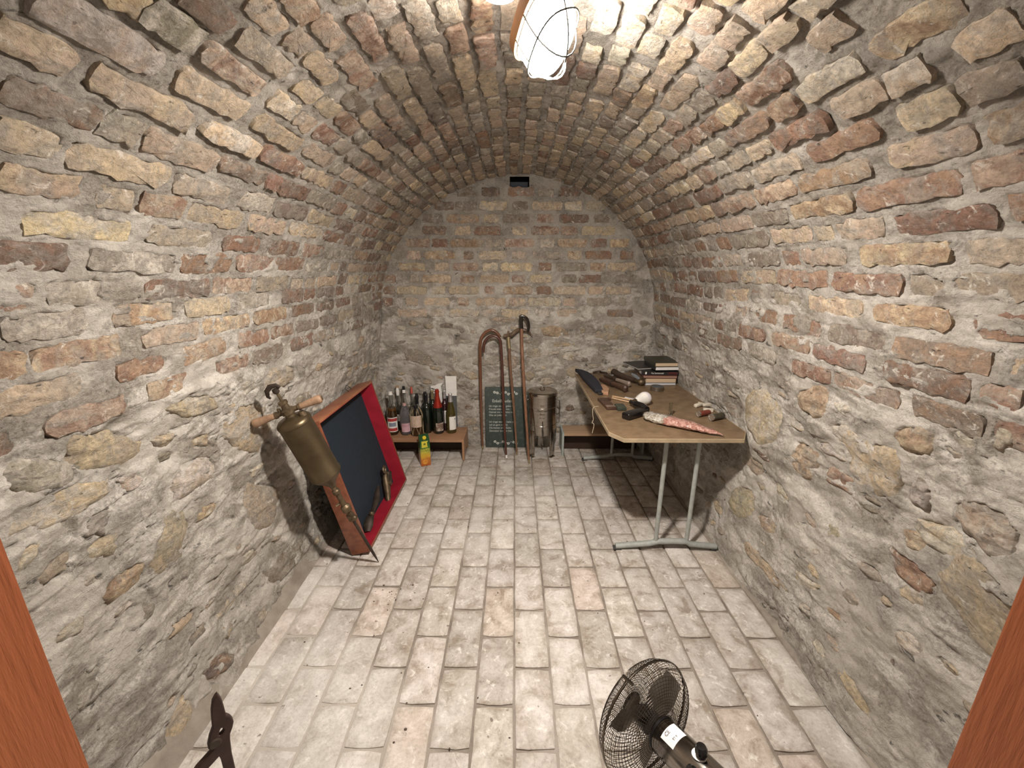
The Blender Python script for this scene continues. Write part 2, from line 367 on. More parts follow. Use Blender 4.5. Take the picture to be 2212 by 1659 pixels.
ST="1.101 1.08 0.24 0.12 -0.25 Y;1.010 0.94 0.26 0.09 -0.25 Y;0.669 1.23 0.17 0.20 -0.47 Q;0.519 1.72 0.27 0.22 -0.60 T;0.930 1.70 0.31 0.22 -0.41 Y;1.126 1.42 0.23 0.08 -0.20 Y;0.826 1.02 0.09 0.07 -0.36 T;0.866 1.38 0.21 0.12 -0.06 W;1.043 1.28 0.09 0.05 -0.15 T;0.143 1.80 0.33 0.12 -0.04 B;0.371 1.18 0.16 0.04 -0.02 P;0.928 0.84 0.05 0.08 -0.30 W;0.970 1.14 0.08 0.06 -0.18 W;0.245 1.43 0.24 0.06 0.04 W;1.105 0.92 0.19 0.08 -0.44 G;0.904 1.02 0.08 0.08 -0.36 G;0.350 1.57 0.13 0.07 -0.28 W;0.463 0.88 0.08 0.14 -0.52 G;0.083 1.26 0.15 0.08 -0.22 B;1.090 1.97 0.33 0.11 -0.04 W;5.190 1.98 0.33 0.28 0.36 Y;4.985 1.62 0.21 0.14 0.39 Y;5.114 1.71 0.11 0.06 0.10 W;5.265 1.67 0.19 0.17 0.40 Y;5.148 1.51 0.16 0.06 0.16 W;5.251 1.47 0.16 0.08 0.13 P;5.116 1.32 0.24 0.23 0.17 Y;4.961 1.18 0.12 0.10 0.08 Y;5.468 2.01 0.19 0.10 0.30 T;5.708 2.04 0.25 0.18 0.55 Q;5.878 1.75 0.34 0.08 0.01 P;5.690 1.81 0.17 0.08 0.12 P;5.132 1.15 0.06 0.12 -0.28 W;5.237 1.07 0.21 0.09 0.22 W;5.125 0.97 0.17 0.15 0.12 W;5.405 1.14 0.19 0.08 -0.16 O;5.339 0.92 0.21 0.25 0.87 Y;4.914 1.05 0.09 0.10 0.32 W;4.849 0.95 0.05 0.06 -0.26 W;5.054 1.46 0.09 0.08 0.30 W;5.455 1.43 0.09 0.10 0.50 Q;5.307 1.16 0.07 0.07 0.20 Y"
BW="-0.199 2.211 0.148 B;0.046 2.211 0.213 O;0.256 2.210 0.124 T;-0.385 2.211 0.178 B;0.442 2.210 0.177 B;-0.580 2.107 0.155 B;-0.400 2.107 0.179 G;-0.177 2.107 0.233 Y;0.044 2.107 0.125 B;0.264 2.106 0.256 P;0.476 2.106 0.143 W;0.651 2.106 0.149 T;-0.674 2.009 0.169 B;-0.424 2.009 0.271 O;-0.194 2.009 0.123 Y;0.008 2.009 0.222 G;0.246 2.009 0.132 P;0.485 2.008 0.252 B;0.713 2.008 0.132 B;-0.667 1.917 0.194 B;-0.433 1.916 0.127 P;-0.224 1.916 0.218 R;0.036 1.916 0.121 T;0.248 1.916 0.230 R;0.450 1.916 0.139 R;0.691 1.916 0.284 Y;-0.806 1.819 0.196 P;-0.626 1.819 0.128 R;-0.396 1.819 0.278 O;-0.173 1.819 0.126 G;0.033 1.819 0.250 P;0.268 1.819 0.122 W;0.480 1.818 0.246 Y;0.703 1.818 0.128 R;0.870 1.818 0.158 Y;-0.852 1.722 0.117 P;-0.634 1.722 0.259 O;-0.387 1.722 0.086 B;-0.187 1.722 0.227 T;0.037 1.722 0.123 T;0.261 1.722 0.239 G;0.503 1.722 0.123 Y;0.699 1.722 0.221 O;0.938 1.722 0.110 R;-0.871 1.628 0.230 Y;-0.619 1.628 0.124 P;-0.418 1.628 0.217 P;-0.204 1.627 0.136 W;0.012 1.627 0.272 Y;0.254 1.627 0.111 R;0.476 1.627 0.259 G;0.699 1.627 0.136 P;0.905 1.627 0.241 P;-1.068 1.531 0.113 R;-0.852 1.531 0.081 T;-0.665 1.531 0.256 Y;-0.408 1.531 0.119 P;-0.174 1.532 0.250 P;0.031 1.532 0.112 R;0.218 1.532 0.187 Y;0.461 1.532 0.124 B;0.642 1.532 0.187 R;0.934 1.532 0.149 G;-1.079 1.434 0.095 R;-0.883 1.434 0.258 T;-0.654 1.434 0.113 Y;-0.440 1.434 0.264 T;-0.219 1.434 0.088 P;0.026 1.434 0.251 O;0.250 1.434 0.128 R;0.465 1.434 0.276 T;0.691 1.434 0.125 P;0.891 1.434 0.225 T;-1.096 1.339 0.089 R;-0.890 1.339 0.108 T;-0.674 1.339 0.222 Y;-0.449 1.339 0.101 P;-0.205 1.339 0.260 P;0.020 1.339 0.139 P;0.257 1.339 0.284 W;0.468 1.339 0.101 P;0.721 1.339 0.202 G;0.929 1.340 0.063 T;-0.896 1.242 0.262 P;-0.675 1.242 0.128 W;-0.444 1.242 0.264 W;-0.224 1.242 0.117 W;-0.006 1.243 0.242 T;0.243 1.243 0.127 G;0.453 1.243 0.165 P;0.917 1.243 0.229 B"
SW="0.356 1.079 0.30 .1 -0.09 Y;0.427 0.969 0.21 .05 0.06 Y;0.858 1.074 0.37 .14 0.04 Y;1.110 1.022 0.11 .12 -0.12 W;-0.272 0.815 0.23 .09 0.12 W;0.295 0.625 0.15 .08 0.00 W;-0.799 0.623 0.11 .06 0.00 T;0.165 0.902 0.14 .1 -0.09 Y;0.128 0.673 0.12 .1 -0.11 T;0.499 0.863 0.13 .09 0.10 W;0.593 1.093 0.05 .06 0.00 T;-0.797 1.013 0.22 .03 0.00 W;-0.434 0.991 0.20 .04 0.03 W;-0.859 0.848 0.29 .12 -0.33 G;-0.397 0.686 0.14 .08 -0.30 Y;-0.089 1.188 0.21 .05 -0.06 T;0.531 0.722 0.14 .1 0.40 T;0.328 0.889 0.16 .03 0.09 W;-0.038 0.809 0.16 .12 0.09 T;0.915 0.903 0.13 .05 0.10 W;0.788 0.626 0.16 .12 0.17 Y;-0.604 1.130 0.15 .05 0.00 G;1.141 1.144 0.11 .07 -0.24 G"

rnd = random.Random(11)
def parse(t): return [(tuple(float(x) for x in q.split()[:-1]), q.split()[-1]) for q in t.split(';')]
bricks = []      # s, y, L, h, colour key, tilt
for (s, y, L), c in parse(BR):
    k = min(COURSES, key=lambda q: abs(q - s)); s = .35 * s + .65 * k
    if any(abs(s - b[0]) < .05 and abs(y - b[1]) < (L + b[2]) / 2 - .03 for b in bricks): continue
    bricks.append((s, y, max(L, .1), rnd.uniform(.060, .069), c, rnd.uniform(-.02, .02)))
for s in COURSES:
    y = YF + rnd.uniform(-.1, .05); crown = 2.1 < s < 3.95
    blk = sorted((b[1] - b[2] / 2 - .018, b[1] + b[2] / 2 + .018) for b in bricks if abs(b[0] - s) < .045)
    while y < YB - .03:
        hdr = rnd.random() < ((.25 if y < 1.4 else .8) if crown else (.2 if y < 1.9 else .5))
        L = rnd.uniform(.105, .135) if hdr else rnd.uniform(.225, .27)
        L = min(L, YB + .02 - y)
        hit = [q for q in blk if q[0] < y + L and q[1] > y]
        if hit:
            gap = hit[0][0] - y
            if gap > .075: L = gap
            else: y = hit[0][1]; continue
        if L > .05:
            c = rnd.choices('TPYGBRW', (24, 21, 11, 20, 15, 8, 5) if crown else (15, 16, 8, 12, 20, 26, 3))[0]
            bricks.append((s + rnd.uniform(-.006, .006), y + L / 2, L, rnd.uniform(.055, .068), c, rnd.uniform(-.03, .03)))
        y += L + rnd.uniform(.014, .026)
stones = [(v[0], v[1], v[2], v[3], v[4], c) for v, c in parse(ST)]
def fill_stones(lst, n, ok, rx, ry, seed, keys, wts):
    r = random.Random(seed); k = 0; t = 0
    while k < n and t < n * 60:
        t += 1
        L = r.choice((r.uniform(.05, .09), r.uniform(.08, .2))); h = L * r.uniform(.28, .7); h = max(.03, min(h, .12))
        s = r.uniform(*rx); y = r.uniform(*ry)
        if not ok(s, y, h): continue
        if any(abs(s - q[0]) < (h + q[3]) * .5 + .008 and abs(y - q[1]) < (L + q[2]) * .5 + .008 for q in lst): continue
        lst.append((s, y, L, h, r.uniform(-.3, .3), r.choices(keys, wts)[0])); k += 1
_k = 'TWGYPBO'; _w = (22, 34, 22, 16, 4, 2, 0)
fill_stones(stones, 95, lambda s, y, h: h / 2 + .03 < s < S1 - .06 - h / 2, (.03, S1), (.55, 3.5), 3, _k, _w)
fill_stones(stones, 95, lambda s, y, h: S2 + .06 + h / 2 < s < SM - .04 - h / 2, (S2, SM), (.55, 3.5), 4, _k, _w)

# ---- height of the mortar over the whole vault
ST_ = .0070
NS = int(SM / ST_); NY = int((YB + .03 - YF) / ST_)
gs = np.linspace(0, SM, NS); gy = np.linspace(YF, YB + .03, NY)
S_, Y_ = np.meshgrid(gs, gy, indexing='ij')
ins = np.full(S_.shape, -1.0)
def stamp(arr, A, B, ga, gb, s, y, L, h, ang, ell):
    i0, i1 = np.searchsorted(ga, [s - max(h, L * abs(math.sin(ang))) * .75 - .02, s + max(h, L * abs(math.sin(ang))) * .75 + .02]); j0, j1 = np.searchsorted(gb, [y - L / 2 - .03, y + L / 2 + .03])
    if i1 <= i0 or j1 <= j0: return
    ds = A[i0:i1, j0:j1] - s; dy = B[i0:i1, j0:j1] - y
    u = dy * math.cos(ang) + ds * math.sin(ang); v = -dy * math.sin(ang) + ds * math.cos(ang)
    if ell: m = (1 - np.sqrt((u / (L / 2)) ** 2 + (v / (h / 2)) ** 2)) * min(h, L) / 2
    else: m = np.minimum(L / 2 - abs(u), h / 2 - abs(v))
    arr[i0:i1, j0:j1] = np.maximum(arr[i0:i1, j0:j1], m)
for s, y, L, h, c, a in bricks: stamp(ins, S_, Y_, gs, gy, s, y, L, h, a, False)
for s, y, L, h, a, c in stones: stamp(ins, S_, Y_, gs, gy, s, y, L, h, a, True)
def mortar_h(S, Y, ins, z, crown, seed=0, smear_bias=0.0):
    fine = fbm(S * 34, Y * 26, 20 + seed, 4, .6)
    mid = fbm(S * 12, Y * 7, 25 + seed, 4)
    inside = sstep(.000, .007, ins - .004 + .009 * fbm(S * 30, Y * 24, 57 + seed, 3, .6))
    joint = .0020 - .0085 * crown * (1 + .8 * vn(S * 6, Y * 3, 31 + seed)) + .0075 * fine + .005 * mid
    rub = .004 + .012 * fbm(S * 8, Y * 5.5, 35 + seed, 5, .55) + .008 * fine
    rid = 1 - abs(fbm(S * 11 + .6 * mid, Y * 3.6, 41 + seed, 4, .55)) * 6
    rub = rub - .011 * sstep(.45, .95, rid) * sstep(.05, .3, vn(S * 3, Y * 2, 43 + seed)) + .007 * sstep(.1, .5, fbm(S * 16, Y * 5, 47 + seed, 3))
    out = joint * (1 - z) + rub * z
    hid = -.013
    sm = fbm(S * 9, Y * 6, 70 + seed, 4, .62) + smear_bias
    cover = sstep(.17 + .02 * z, .27 + .02 * z, sm) * (1 - .45 * crown * (1 - z))
    over = .0075 + .006 * mid + .005 * fine
    under = hid * (1 - cover) + over * cover
    return out * (1 - inside) + under * inside
crown_ = sstep(1.5, 2.3, S_) * (1 - sstep(3.8, 4.6, S_))
Z_ = zone(S_, Y_)
H_ = und(S_, Y_) + mortar_h(S_, Y_, ins, Z_, crown_)
def grid_obj(name, P, mat, skip=None, flip=False):
    a, b = P.shape[:2]; idx = np.arange(a * b).reshape(a, b)
    q = np.stack([idx[:-1, :-1], idx[1:, :-1], idx[1:, 1:], idx[:-1, 1:]], -1)
    if flip: q = q[..., ::-1]
    if skip is not None: q = q[~skip]
    q = q.reshape(-1, 4)
    me = bpy.data.meshes.new(name); me.vertices.add(a * b); me.vertices.foreach_set('co', P.reshape(-1))
    me.loops.add(len(q) * 4); me.loops.foreach_set('vertex_index', q.reshape(-1))
    me.polygons.add(len(q)); me.polygons.foreach_set('loop_start', np.arange(0, len(q) * 4, 4)); me.polygons.foreach_set('loop_total', np.full(len(q), 4))
    me.polygons.foreach_set('use_smooth', np.ones(len(q), bool))
    me.materials.append(mat); me.update(calc_edges=True); me.validate()
    return link(bpy.data.objects.new(name, me))
SA, SB = 1.68, 4.346
ia, ib = int(np.searchsorted(gs, SA)), int(np.searchsorted(gs, SB))
PV = surf(S_, Y_, H_)
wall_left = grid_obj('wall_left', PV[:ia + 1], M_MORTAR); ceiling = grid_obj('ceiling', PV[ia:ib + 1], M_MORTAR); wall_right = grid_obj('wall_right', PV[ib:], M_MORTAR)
for o, l in ((wall_left, 'left cellar wall of brick over rubble stone in grey mortar'), (ceiling, 'barrel vault of old mixed bricks above the cellar'), (wall_right, 'right cellar wall of brick over rubble stone in grey mortar')):
    tag(o, l, None, None, 'structure')

def wob(n, seed, amp, k=3.0):
    a = np.linspace(0, 2 * PI, n, endpoint=False)
    return vn(np.cos(a) * k, np.sin(a) * k, seed) * amp + vn(np.cos(a) * k * 3, np.sin(a) * k * 3, seed + 40) * amp * .55
def piece(kind, s, y, L, h, ang, key, seed, fs, fu, depth):
    """one brick or stone: sunk skirt, rim, two inner rings and a centre; returns verts (world), faces, colour"""
    r = random.Random(seed)
    if kind == 'brick':
        nl, nh = (10 if L > .17 else 6), 3
        pts = [(-L / 2 + L * i / nl, -h / 2) for i in range(nl)] + [(L / 2, -h / 2 + h * i / nh) for i in range(nh)] + [(L / 2 - L * i / nl, h / 2) for i in range(nl)] + [(-L / 2, h / 2 - h * i / nh) for i in range(nh)]
        p = np.array(pts); n = len(p)
        # cut the corners a little
        cr = np.maximum(0, np.abs(p[:, 0]) / (L / 2) + np.abs(p[:, 1]) / (h / 2) - 1.75) / .25
        p *= (1 - .07 * cr)[:, None] * np.array([1, 1])
        p[:, 0] += r.uniform(-1, 1) * .002 + wob(n, seed, .007, 3.4); p[:, 1] += wob(n, seed + 9, .0070, 5)
        lv = [1.0, .985, .80, .42]; hts = [-.018, -.0015, .0, .001]
    else:
        n = 18; a = np.linspace(0, 2 * PI, n, endpoint=False); q = r.uniform(.62, .95)
        c, sn = np.cos(a), np.sin(a); p = np.stack([np.sign(c) * np.abs(c) ** q * L / 2, np.sign(sn) * np.abs(sn) ** q * h / 2], 1)
        p *= (1 + wob(n, seed, .30, 1.7))[:, None]
        lv = [1.04, .96, .74, .5, .25]; hts = [-.016, -.003, .0035, .006, .006]
    V = []; ca, sa = math.cos(ang), math.sin(ang); tilt = (r.uniform(-.02, .02), r.uniform(-.05, .05))
    base = depth
    for k, f in enumerate(lv):
        for i in range(n):
            u, v = p[i] * f; V.append((u, v, hts[k]))
    V.append((0, 0, hts[-1])); V = np.array(V)
    hh = base + V[:, 2] + V[:, 0] * tilt[0] + V[:, 1] * tilt[1]
    ss = s + V[:, 0] * sa + V[:, 1] * ca; yy = y + V[:, 0] * ca - V[:, 1] * sa
    rough = fbm(ss * 28, yy * 20, 300, 3, .6) * (.0035 if kind == 'brick' else .0075)
    if kind == 'stone': rough = rough + .007 * (vn(ss * 55, yy * 13, 330))
    hh = hh + rough * (np.arange(len(V)) >= n)
    W = fs(ss, yy, fu(np.full_like(ss, s) if kind == 'brick' else ss, np.full_like(yy, y) * .3 + yy * .7) + hh)
    F = []; nr = len(lv)
    for k in range(nr - 1):
        for i in range(n):
            j = (i + 1) % n; F.append((k * n + i, k * n + j, (k + 1) * n + j, (k + 1) * n + i))
    for i in range(n): F.append(((nr - 1) * n + i, (nr - 1) * n + (i + 1) % n, nr * n))
    c = np.array(PAL[key]) * r.uniform(.82, 1.12) * np.array([1, r.uniform(.97, 1.03), r.uniform(.93, 1.05)])
    c2 = np.array(PAL[r.choice(PAL2[key])]) * r.uniform(.85, 1.1)
    return W, F, c, c2
def place(kind, items, parent, fs, fu, seed0, limit=300, flip=False):
    V2, F2, C2, D2 = [], [], [], []; k0 = 0
    for k, (s, y, L, h, ang, key, dep) in enumerate(items):
        W, F, c, c2 = piece(kind, s, y, L, h, ang, key, seed0 + k * 13, fs, fu, dep)
        if flip: F = [f[::-1] for f in F]
        if k < limit:
            ctr = W.mean(0); o = meshobj(kind, W - ctr, F, M_BRICK if kind == 'brick' else M_STONE, parent, c, True, 60, c2); o.location = ctr
        else:
            V2.append(W); F2 += [tuple(i + k0 for i in f) for f in F]; C2.append(np.tile(c, (len(W), 1))); D2.append(np.tile(c2, (len(W), 1))); k0 += len(W)
    if V2:
        o = meshobj(kind + '_courses', np.concatenate(V2), F2, M_BRICK, parent, np.concatenate(C2), True, 60, np.concatenate(D2)); o['kind'] = 'stuff'
def dist(s, y):
    x, z, _, _ = prof(s); return float(x ** 2 + y ** 2 + (z - 1.6) ** 2)
bl = [(s, y, L, h, a, c, (.0015 if (s < 1.9 or s > 4.2) else .003) + .005 * random.Random(int(s * 1000 + y * 777)).random()) for s, y, L, h, c, a in bricks]
bl = [b for b in bl if b[1] > .5]
bl.sort(key=lambda b: dist(b[0], b[1]) / (b[2] * b[3]) ** .5)
place('brick', [b for b in bl if b[0] < SA], wall_left, surf, und, 1000)
place('brick', [b for b in bl if SA <= b[0] < SB], ceiling, surf, und, 20000)
place('brick', [b for b in bl if b[0] >= SB], wall_right, surf, und, 40000)
sl = [(s, y, L, h, a, c, .003) for s, y, L, h, a, c in stones]
place('stone', [b for b in sl if b[0] < 3], wall_left, surf, und, 60000); place('stone', [b for b in sl if b[0] > 3], wall_right, surf, und, 70000)

# ---- back wall
bb = [(x, z, L, .066, 0.0, c, .005) for (x, z, L), c in parse(BW)]
inside_arch = lambda x, z: z < ZS or abs((x - .02) / 1.17) ** NX + abs((z - ZS) / 1.025) ** NX < .985
rows = sorted({round(b[1], 2) for b in bb})
r_ = random.Random(5)
sb = [(v[0], v[1], v[2], v[3], v[4], c) for v, c in parse(SW)]
_w2 = (24, 26, 26, 18, 3, 3, 0)
fill_stones(sb, 70, lambda x, z, h: z + h / 2 < 1.21 and z - h / 2 > .03, (-1.12, 1.16), (.03, 1.2), 9, _k, _w2) if False else None
def fillB(n):
    k = t = 0
    while k < n and t < 5000:
        t += 1; L = r_.choice((r_.uniform(.05, .09), r_.uniform(.08, .19))); h = max(.03, L * r_.uniform(.28, .6)); x = r_.uniform(-1.08, 1.12); z = r_.uniform(.05, 1.17)
        if z + h / 2 > 1.19 or z - h / 2 < .03: continue
        if any(abs(x - q[0]) < (L + q[2]) * .5 + .01 and abs(z - q[1]) < (h + q[3]) * .5 + .01 for q in sb): continue
        sb.append((x, z, L, h, r_.uniform(-.25, .25), r_.choices(_k, _w2)[0])); k += 1
fillB(85)
gu = np.linspace(-1.26, 1.34, 300); gv = np.linspace(0, 2.40, 276)
U_, V_ = np.meshgrid(gu, gv, indexing='ij'); insB = np.full(U_.shape, -1.0)
# stamp() works on (cross, along): along = x for the back wall
def stampB(x, z, L, h, ang, ell): stamp(insB.T, V_.T, U_.T, gv, gu, z, x, L, h, ang, ell)
for x, z, L, h, a, c, d in bb: stampB(x, z, L, h, a, False)
for x, z, L, h, a, c in sb: stampB(x, z, L, h, a, True)
zB = 1 - sstep(1.20, 1.26, V_ + .03 * vn(U_ * 3, U_ * 0, 92))
HB = undB(U_, V_) + mortar_h(V_, U_, insB, zB, np.zeros_like(U_) + .35, 500, -.10)
VX0, VX1, VZ0, VZ1 = -.043, .117, 2.242, 2.325
skip = (U_[:-1, :-1] > VX0) & (U_[1:, 1:] < VX1) & (V_[:-1, :-1] > VZ0) & (V_[1:, 1:] < VZ1)
wall_back = tag(grid_obj('wall_back', surfB(U_, V_, HB), M_MORTAR, skip, True), 'back cellar wall, brick lunette over rubble stone', None, None, 'structure')
fB = lambda s, y, h: surfB(y, s, h); uB = lambda s, y: undB(y, s)
place('brick', [(z, x, L, h, a, c, d) for x, z, L, h, a, c, d in bb], wall_back, fB, uB, 90000)
place('stone', [(z, x, L, h, a, c, .003) for x, z, L, h, a, c in sb], wall_back, fB, uB, 95000)
M_DARK = plain('vent_shade_black', (.006, .007, .009), .9)  # black colour stands in for the shade inside the vent hole
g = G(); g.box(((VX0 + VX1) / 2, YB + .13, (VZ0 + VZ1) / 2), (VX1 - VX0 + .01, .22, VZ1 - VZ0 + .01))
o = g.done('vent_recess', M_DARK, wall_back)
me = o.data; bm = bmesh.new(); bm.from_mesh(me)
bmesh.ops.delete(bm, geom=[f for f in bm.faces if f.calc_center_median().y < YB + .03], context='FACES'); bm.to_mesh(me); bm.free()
g = G(); g.box(((VX0 + VX1) / 2 - .005, YB + .005, VZ0 + .022), (VX1 - VX0 - .02, .012, .04), Matrix.Rotation(.25, 3, 'X'), .002)
g.done('vent_flap', plain('blue_sheet', (.012, .022, .04), .6), wall_back)

# ---- floor
g = G(); 
gx = np.linspace(-1.26, 1.34, 180); gyy = np.linspace(-.3, YB + .06, 260); X_, YY_ = np.meshgrid(gx, gyy, indexing='ij')
def dust(x, y): return (1 - sstep(-.75, -.02, x)) * (1 - sstep(2.6, 3.2, y)) * sstep(-.35, .12, fbm(x * 2.2, y * 1.6, 210, 3)) + .45 * sstep(.05, .3, fbm(x * 2.6, y * 2.0, 214, 3))
dusty = dust(X_, YY_)
ZZ = -.0080 + .002 * fbm(X_ * 22, YY_ * 22, 200, 3) + .0030 * dusty
floor = tag(grid_obj('floor', np.stack([X_, YY_, ZZ], -1), M_BED), 'pale brick floor laid in running bond', None, None, 'structure')
_a = floor.data.attributes.new('Dust', 'FLOAT', 'POINT'); _a.data.foreach_set('value', dusty.ravel().astype(np.float32))
TW, TL = .1495, .304
kt = 0
for ci in range(-8, 9):
    xa, xb = ci * TW, (ci + 1) * TW
    xa2, xb2 = max(xa, -1.185), min(xb, 1.205)
    if xb2 - xa2 < .03: continue
    y0 = 1.331 - (0 if ci % 2 == 0 else TL / 2)
    for k in range(-5, 9):
        ya, yb = y0 + k * TL, y0 + (k + 1) * TL
        yb = min(yb, YB + .01)
        if yb - ya < .03 or yb < .3: continue
        kt += 1; r = random.Random(kt * 7 + 1); jn = .0045
        cx, cy = (xa2 + xb2) / 2, (ya + yb) / 2; Wd, Ld = xb2 - xa2 - 2 * jn, yb - ya - 2 * jn
        nl, nw = 6, 3
        pts = [(-Wd / 2, Ld / 2 - Ld * i / nl) for i in range(nl)] + [(-Wd / 2 + Wd * i / nw, -Ld / 2) for i in range(nw)] + [(Wd / 2, -Ld / 2 + Ld * i / nl) for i in range(nl)] + [(Wd / 2 - Wd * i / nw, Ld / 2) for i in range(nw)]
        p = np.array(pts); n = len(p)
        cr = np.clip((np.abs(p[:, 0]) / (Wd / 2) + np.abs(p[:, 1]) / (Ld / 2) - 1.8) / .2, 0, 1)
        p *= (1 - cr * np.array([.045, .02])[:, None]).T if False else (1 - .03 * cr)[:, None]
        p[:, 0] += wob(n, kt * 3, .0022, 3); p[:, 1] += wob(n, kt * 3 + 50, .0022, 3)
        top = r.uniform(-.0012, .0012); tx, ty = r.uniform(-.006, .006), r.uniform(-.004, .004)
        V = [(x, y, -.035) for x, y in p] + [(x, y, top - .0028 + x * tx + y * ty) for x, y in p]
        ins1 = lambda q, d: (q[0] - math.copysign(min(d, abs(q[0])), q[0]) * (abs(q[0]) > Wd / 2 * .8), q[1] - math.copysign(min(d, abs(q[1])), q[1]) * (abs(q[1]) > Ld / 2 * .9))
        V += [(*ins1(q, .0035), top + q[0] * tx + q[1] * ty) for q in p]
        V += [(q[0] * .62, q[1] * .80, top + q[0] * tx + q[1] * ty + .0004) for q in p] + [(0, 0, top + .0005)]
        F = []
        for a in range(3):
            for i in range(n): j = (i + 1) % n; F.append((a * n + i, a * n + j, (a + 1) * n + j, (a + 1) * n + i))
        for i in range(n): F.append((3 * n + i, 3 * n + (i + 1) % n, 4 * n))
        base = np.array((.65, .615, .575)) * r.uniform(.76, 1.06) * np.array([1, r.uniform(.98, 1.0), r.uniform(.97, 1.01)])
        if r.random() < .10: base = base * np.array([1.0, .94, .91])
        o = meshobj('tile', V, F, M_TILE, floor, base, True, 50); o.location = (cx, cy, 0)
        ed = o.data.attributes.new('Edge', 'FLOAT', 'POINT'); ed.data.foreach_set('value', [1.0] * (2 * n) + [.8] * n + [0.0] * (n + 1))
        va_ = np.array(V); ed = o.data.attributes.new('Dust', 'FLOAT', 'POINT'); ed.data.foreach_set('value', dust(va_[:, 0] + cx, va_[:, 1] + cy).astype(np.float32))

# ---- cement strips where the floor meets the side walls
M_STRIP = plain('brown_cement', (.20, .165, .135), .92, c2=(.33, .295, .25), scale=9, detail=8, bump=.005)
for nm, lab, cs in (('trim_1', 'brown cement strip along the foot of the right wall', ((1.196, -.006), (1.203, .003), (1.225, .006), (1.262, .012))), ('trim_2', 'rough grey-brown cement fillet along the foot of the left wall', ((-1.118, -.006), (-1.126, .006), (-1.150, .034), (-1.178, .090)))):
    V = []; F = []; ys = np.linspace(.35, 3.58, 200)
    for i, yy in enumerate(ys):
        for k, (x, z) in enumerate(cs): V.append((x + .009 * float(fbm(yy * 4, k * .8, 401, 4)), yy, z + (.010 * float(fbm(yy * 7, k + 3., 405, 3)) if k > 1 else 0)))
    for i in range(len(ys) - 1):
        for k in range(3): a = i * 4 + k; F.append((a, a + 1, a + 5, a + 4))
    tag(meshobj(nm, V, F, M_STRIP), lab, None, None, 'structure')

# ---- front wall with the doorway the camera looks through, and its orange-brown frame
arc = [(float(a), float(b)) for a, b in PP[::12]]
def front(pts):
    g = G(); g.prism(pts, -(YF + .005), -.05, Matrix(((1, 0, 0, 0), (0, 0, -1, 0), (0, 1, 0, 0), (0, 0, 0, 1)))); return g
lp = [q for q in arc if q[0] < -.51]; rp = [q for q in arc if q[0] > .51]; mp = [q for q in arc if abs(q[0]) <= .51 and q[1] > 1.5]
g = G(); MF = Matrix(((1, 0, 0, 0), (0, 0, -1, 0), (0, 1, 0, 0), (0, 0, 0, 1)))
for poly in (lp + [(-.51, 2.26), (-.51, 0)], rp + [(.51, 0), (.51, 2.26)][:1] + [(.51, 2.26)], mp + [(.51, 2.06), (-.51, 2.06)]):
    g.prism(poly, -YF, -.06, MF)
wall_front = tag(g.done('wall_front', M_MORTAR, smooth=False), 'grey mortared front wall around the doorway', None, None, 'structure')
def wood_orange():
    t = NT('orange_door_wood'); v = t.stretch(t.pos(), 9, 9, .8); n = t.noise(v, 1.2, 5, .5, .3); c = t.mix(t.ramp(n, [(.3, 0.0), (.7, 1.0)]), (.30, .088, .027), (.245, .066, .020))
    t.link(c, t.b.inputs['Base Color']); t.b.inputs['Roughness'].default_value = .55
    t.link(t.bump(t.noise(v, 12, 5), .002), t.b.inputs['Normal']); return t.m
M_DOOR = wood_orange()
door = bpy.data.objects.new('door_1', None); COL.objects.link(door); tag(door, 'orange-brown wooden door frame at the near edge of the cellar', None, None, 'structure')
for sx in (-1, 1):
    g = G(); g.box((sx * .483, .075, 1.02), (.06, .47, 2.04), None, .004); g.done('jamb', M_DOOR, door)
g = G(); g.box((0, .075, 2.05), (1.03, .47, .05), None, .004); g.done('lintel', M_DOOR, door)

# ================================================================ lamp
LC = Vector((.066, 1.245, 2.205))
LN = Vector((-.44, .18, .88)).normalized()            # from the globe to the base plate
LL = Vector((.30, -.90, .20)); LL = (LL - LN * LL.dot(LN)).normalized()
LW = LL.cross(LN)
t = NT('lamp_glow'); t.b.inputs['Base Color'].default_value = (1, .97, .9, 1); t.b.inputs['Emission Color'].default_value = (1.0, .92, .835, 1); t.b.inputs['Emission Strength'].default_value = LAMP
M_GLOW = t.m
lamp = thing('bulkhead_lamp', 'lit oval bulkhead lamp with a wire cage under the vault', 'lamp', LC, axes(LW, LL, LN))
def oval(w, l, n=28, q=.75):
    return [(math.copysign(abs(math.cos(a)) ** q, math.cos(a)) * w, math.copysign(abs(math.sin(a)) ** q, math.sin(a)) * l) for a in [2 * PI * k / n for k in range(n)]]
g = G()
rings = [(1.0, .0), (.98, -.036), (.90, -.062), (.72, -.082), (.40, -.094), (0, -.097)]
prev = None; bm = g.bm
for f, z in rings:
    if f == 0: cur = [bm.verts.new((0, 0, z))]
    else: cur = [bm.verts.new((x * f, y * f if f > .9 else y * (f + .06), z)) for x, y in oval(.056, .100)]
    if prev:
        n = 28
        for i in range(n):
            j = (i + 1) % n
            bm.faces.new((prev[i], prev[j], cur[0])) if len(cur) == 1 else bm.faces.new((prev[i], prev[j], cur[j], cur[i]))
    prev = cur
g.done('glass_globe', M_GLOW, lamp)
M_PLATE = plain('lamp_plate', (.50, .24, .10), .5)
g = G(); g.prism(oval(.066, .114, 36, .7), .0, .028); g.done('base_plate', M_PLATE, lamp)
M_WIRE = plain('galvanised_wire', (.05, .048, .042), .6, .3)
g = G(); g.tube([(x, y, -.006) for x, y in oval(.061, .107, 36)], .0022, 6, True)
g.tube([(x, y, -.062) for x, y in oval(.058, .100, 36)], .0022, 6, True)
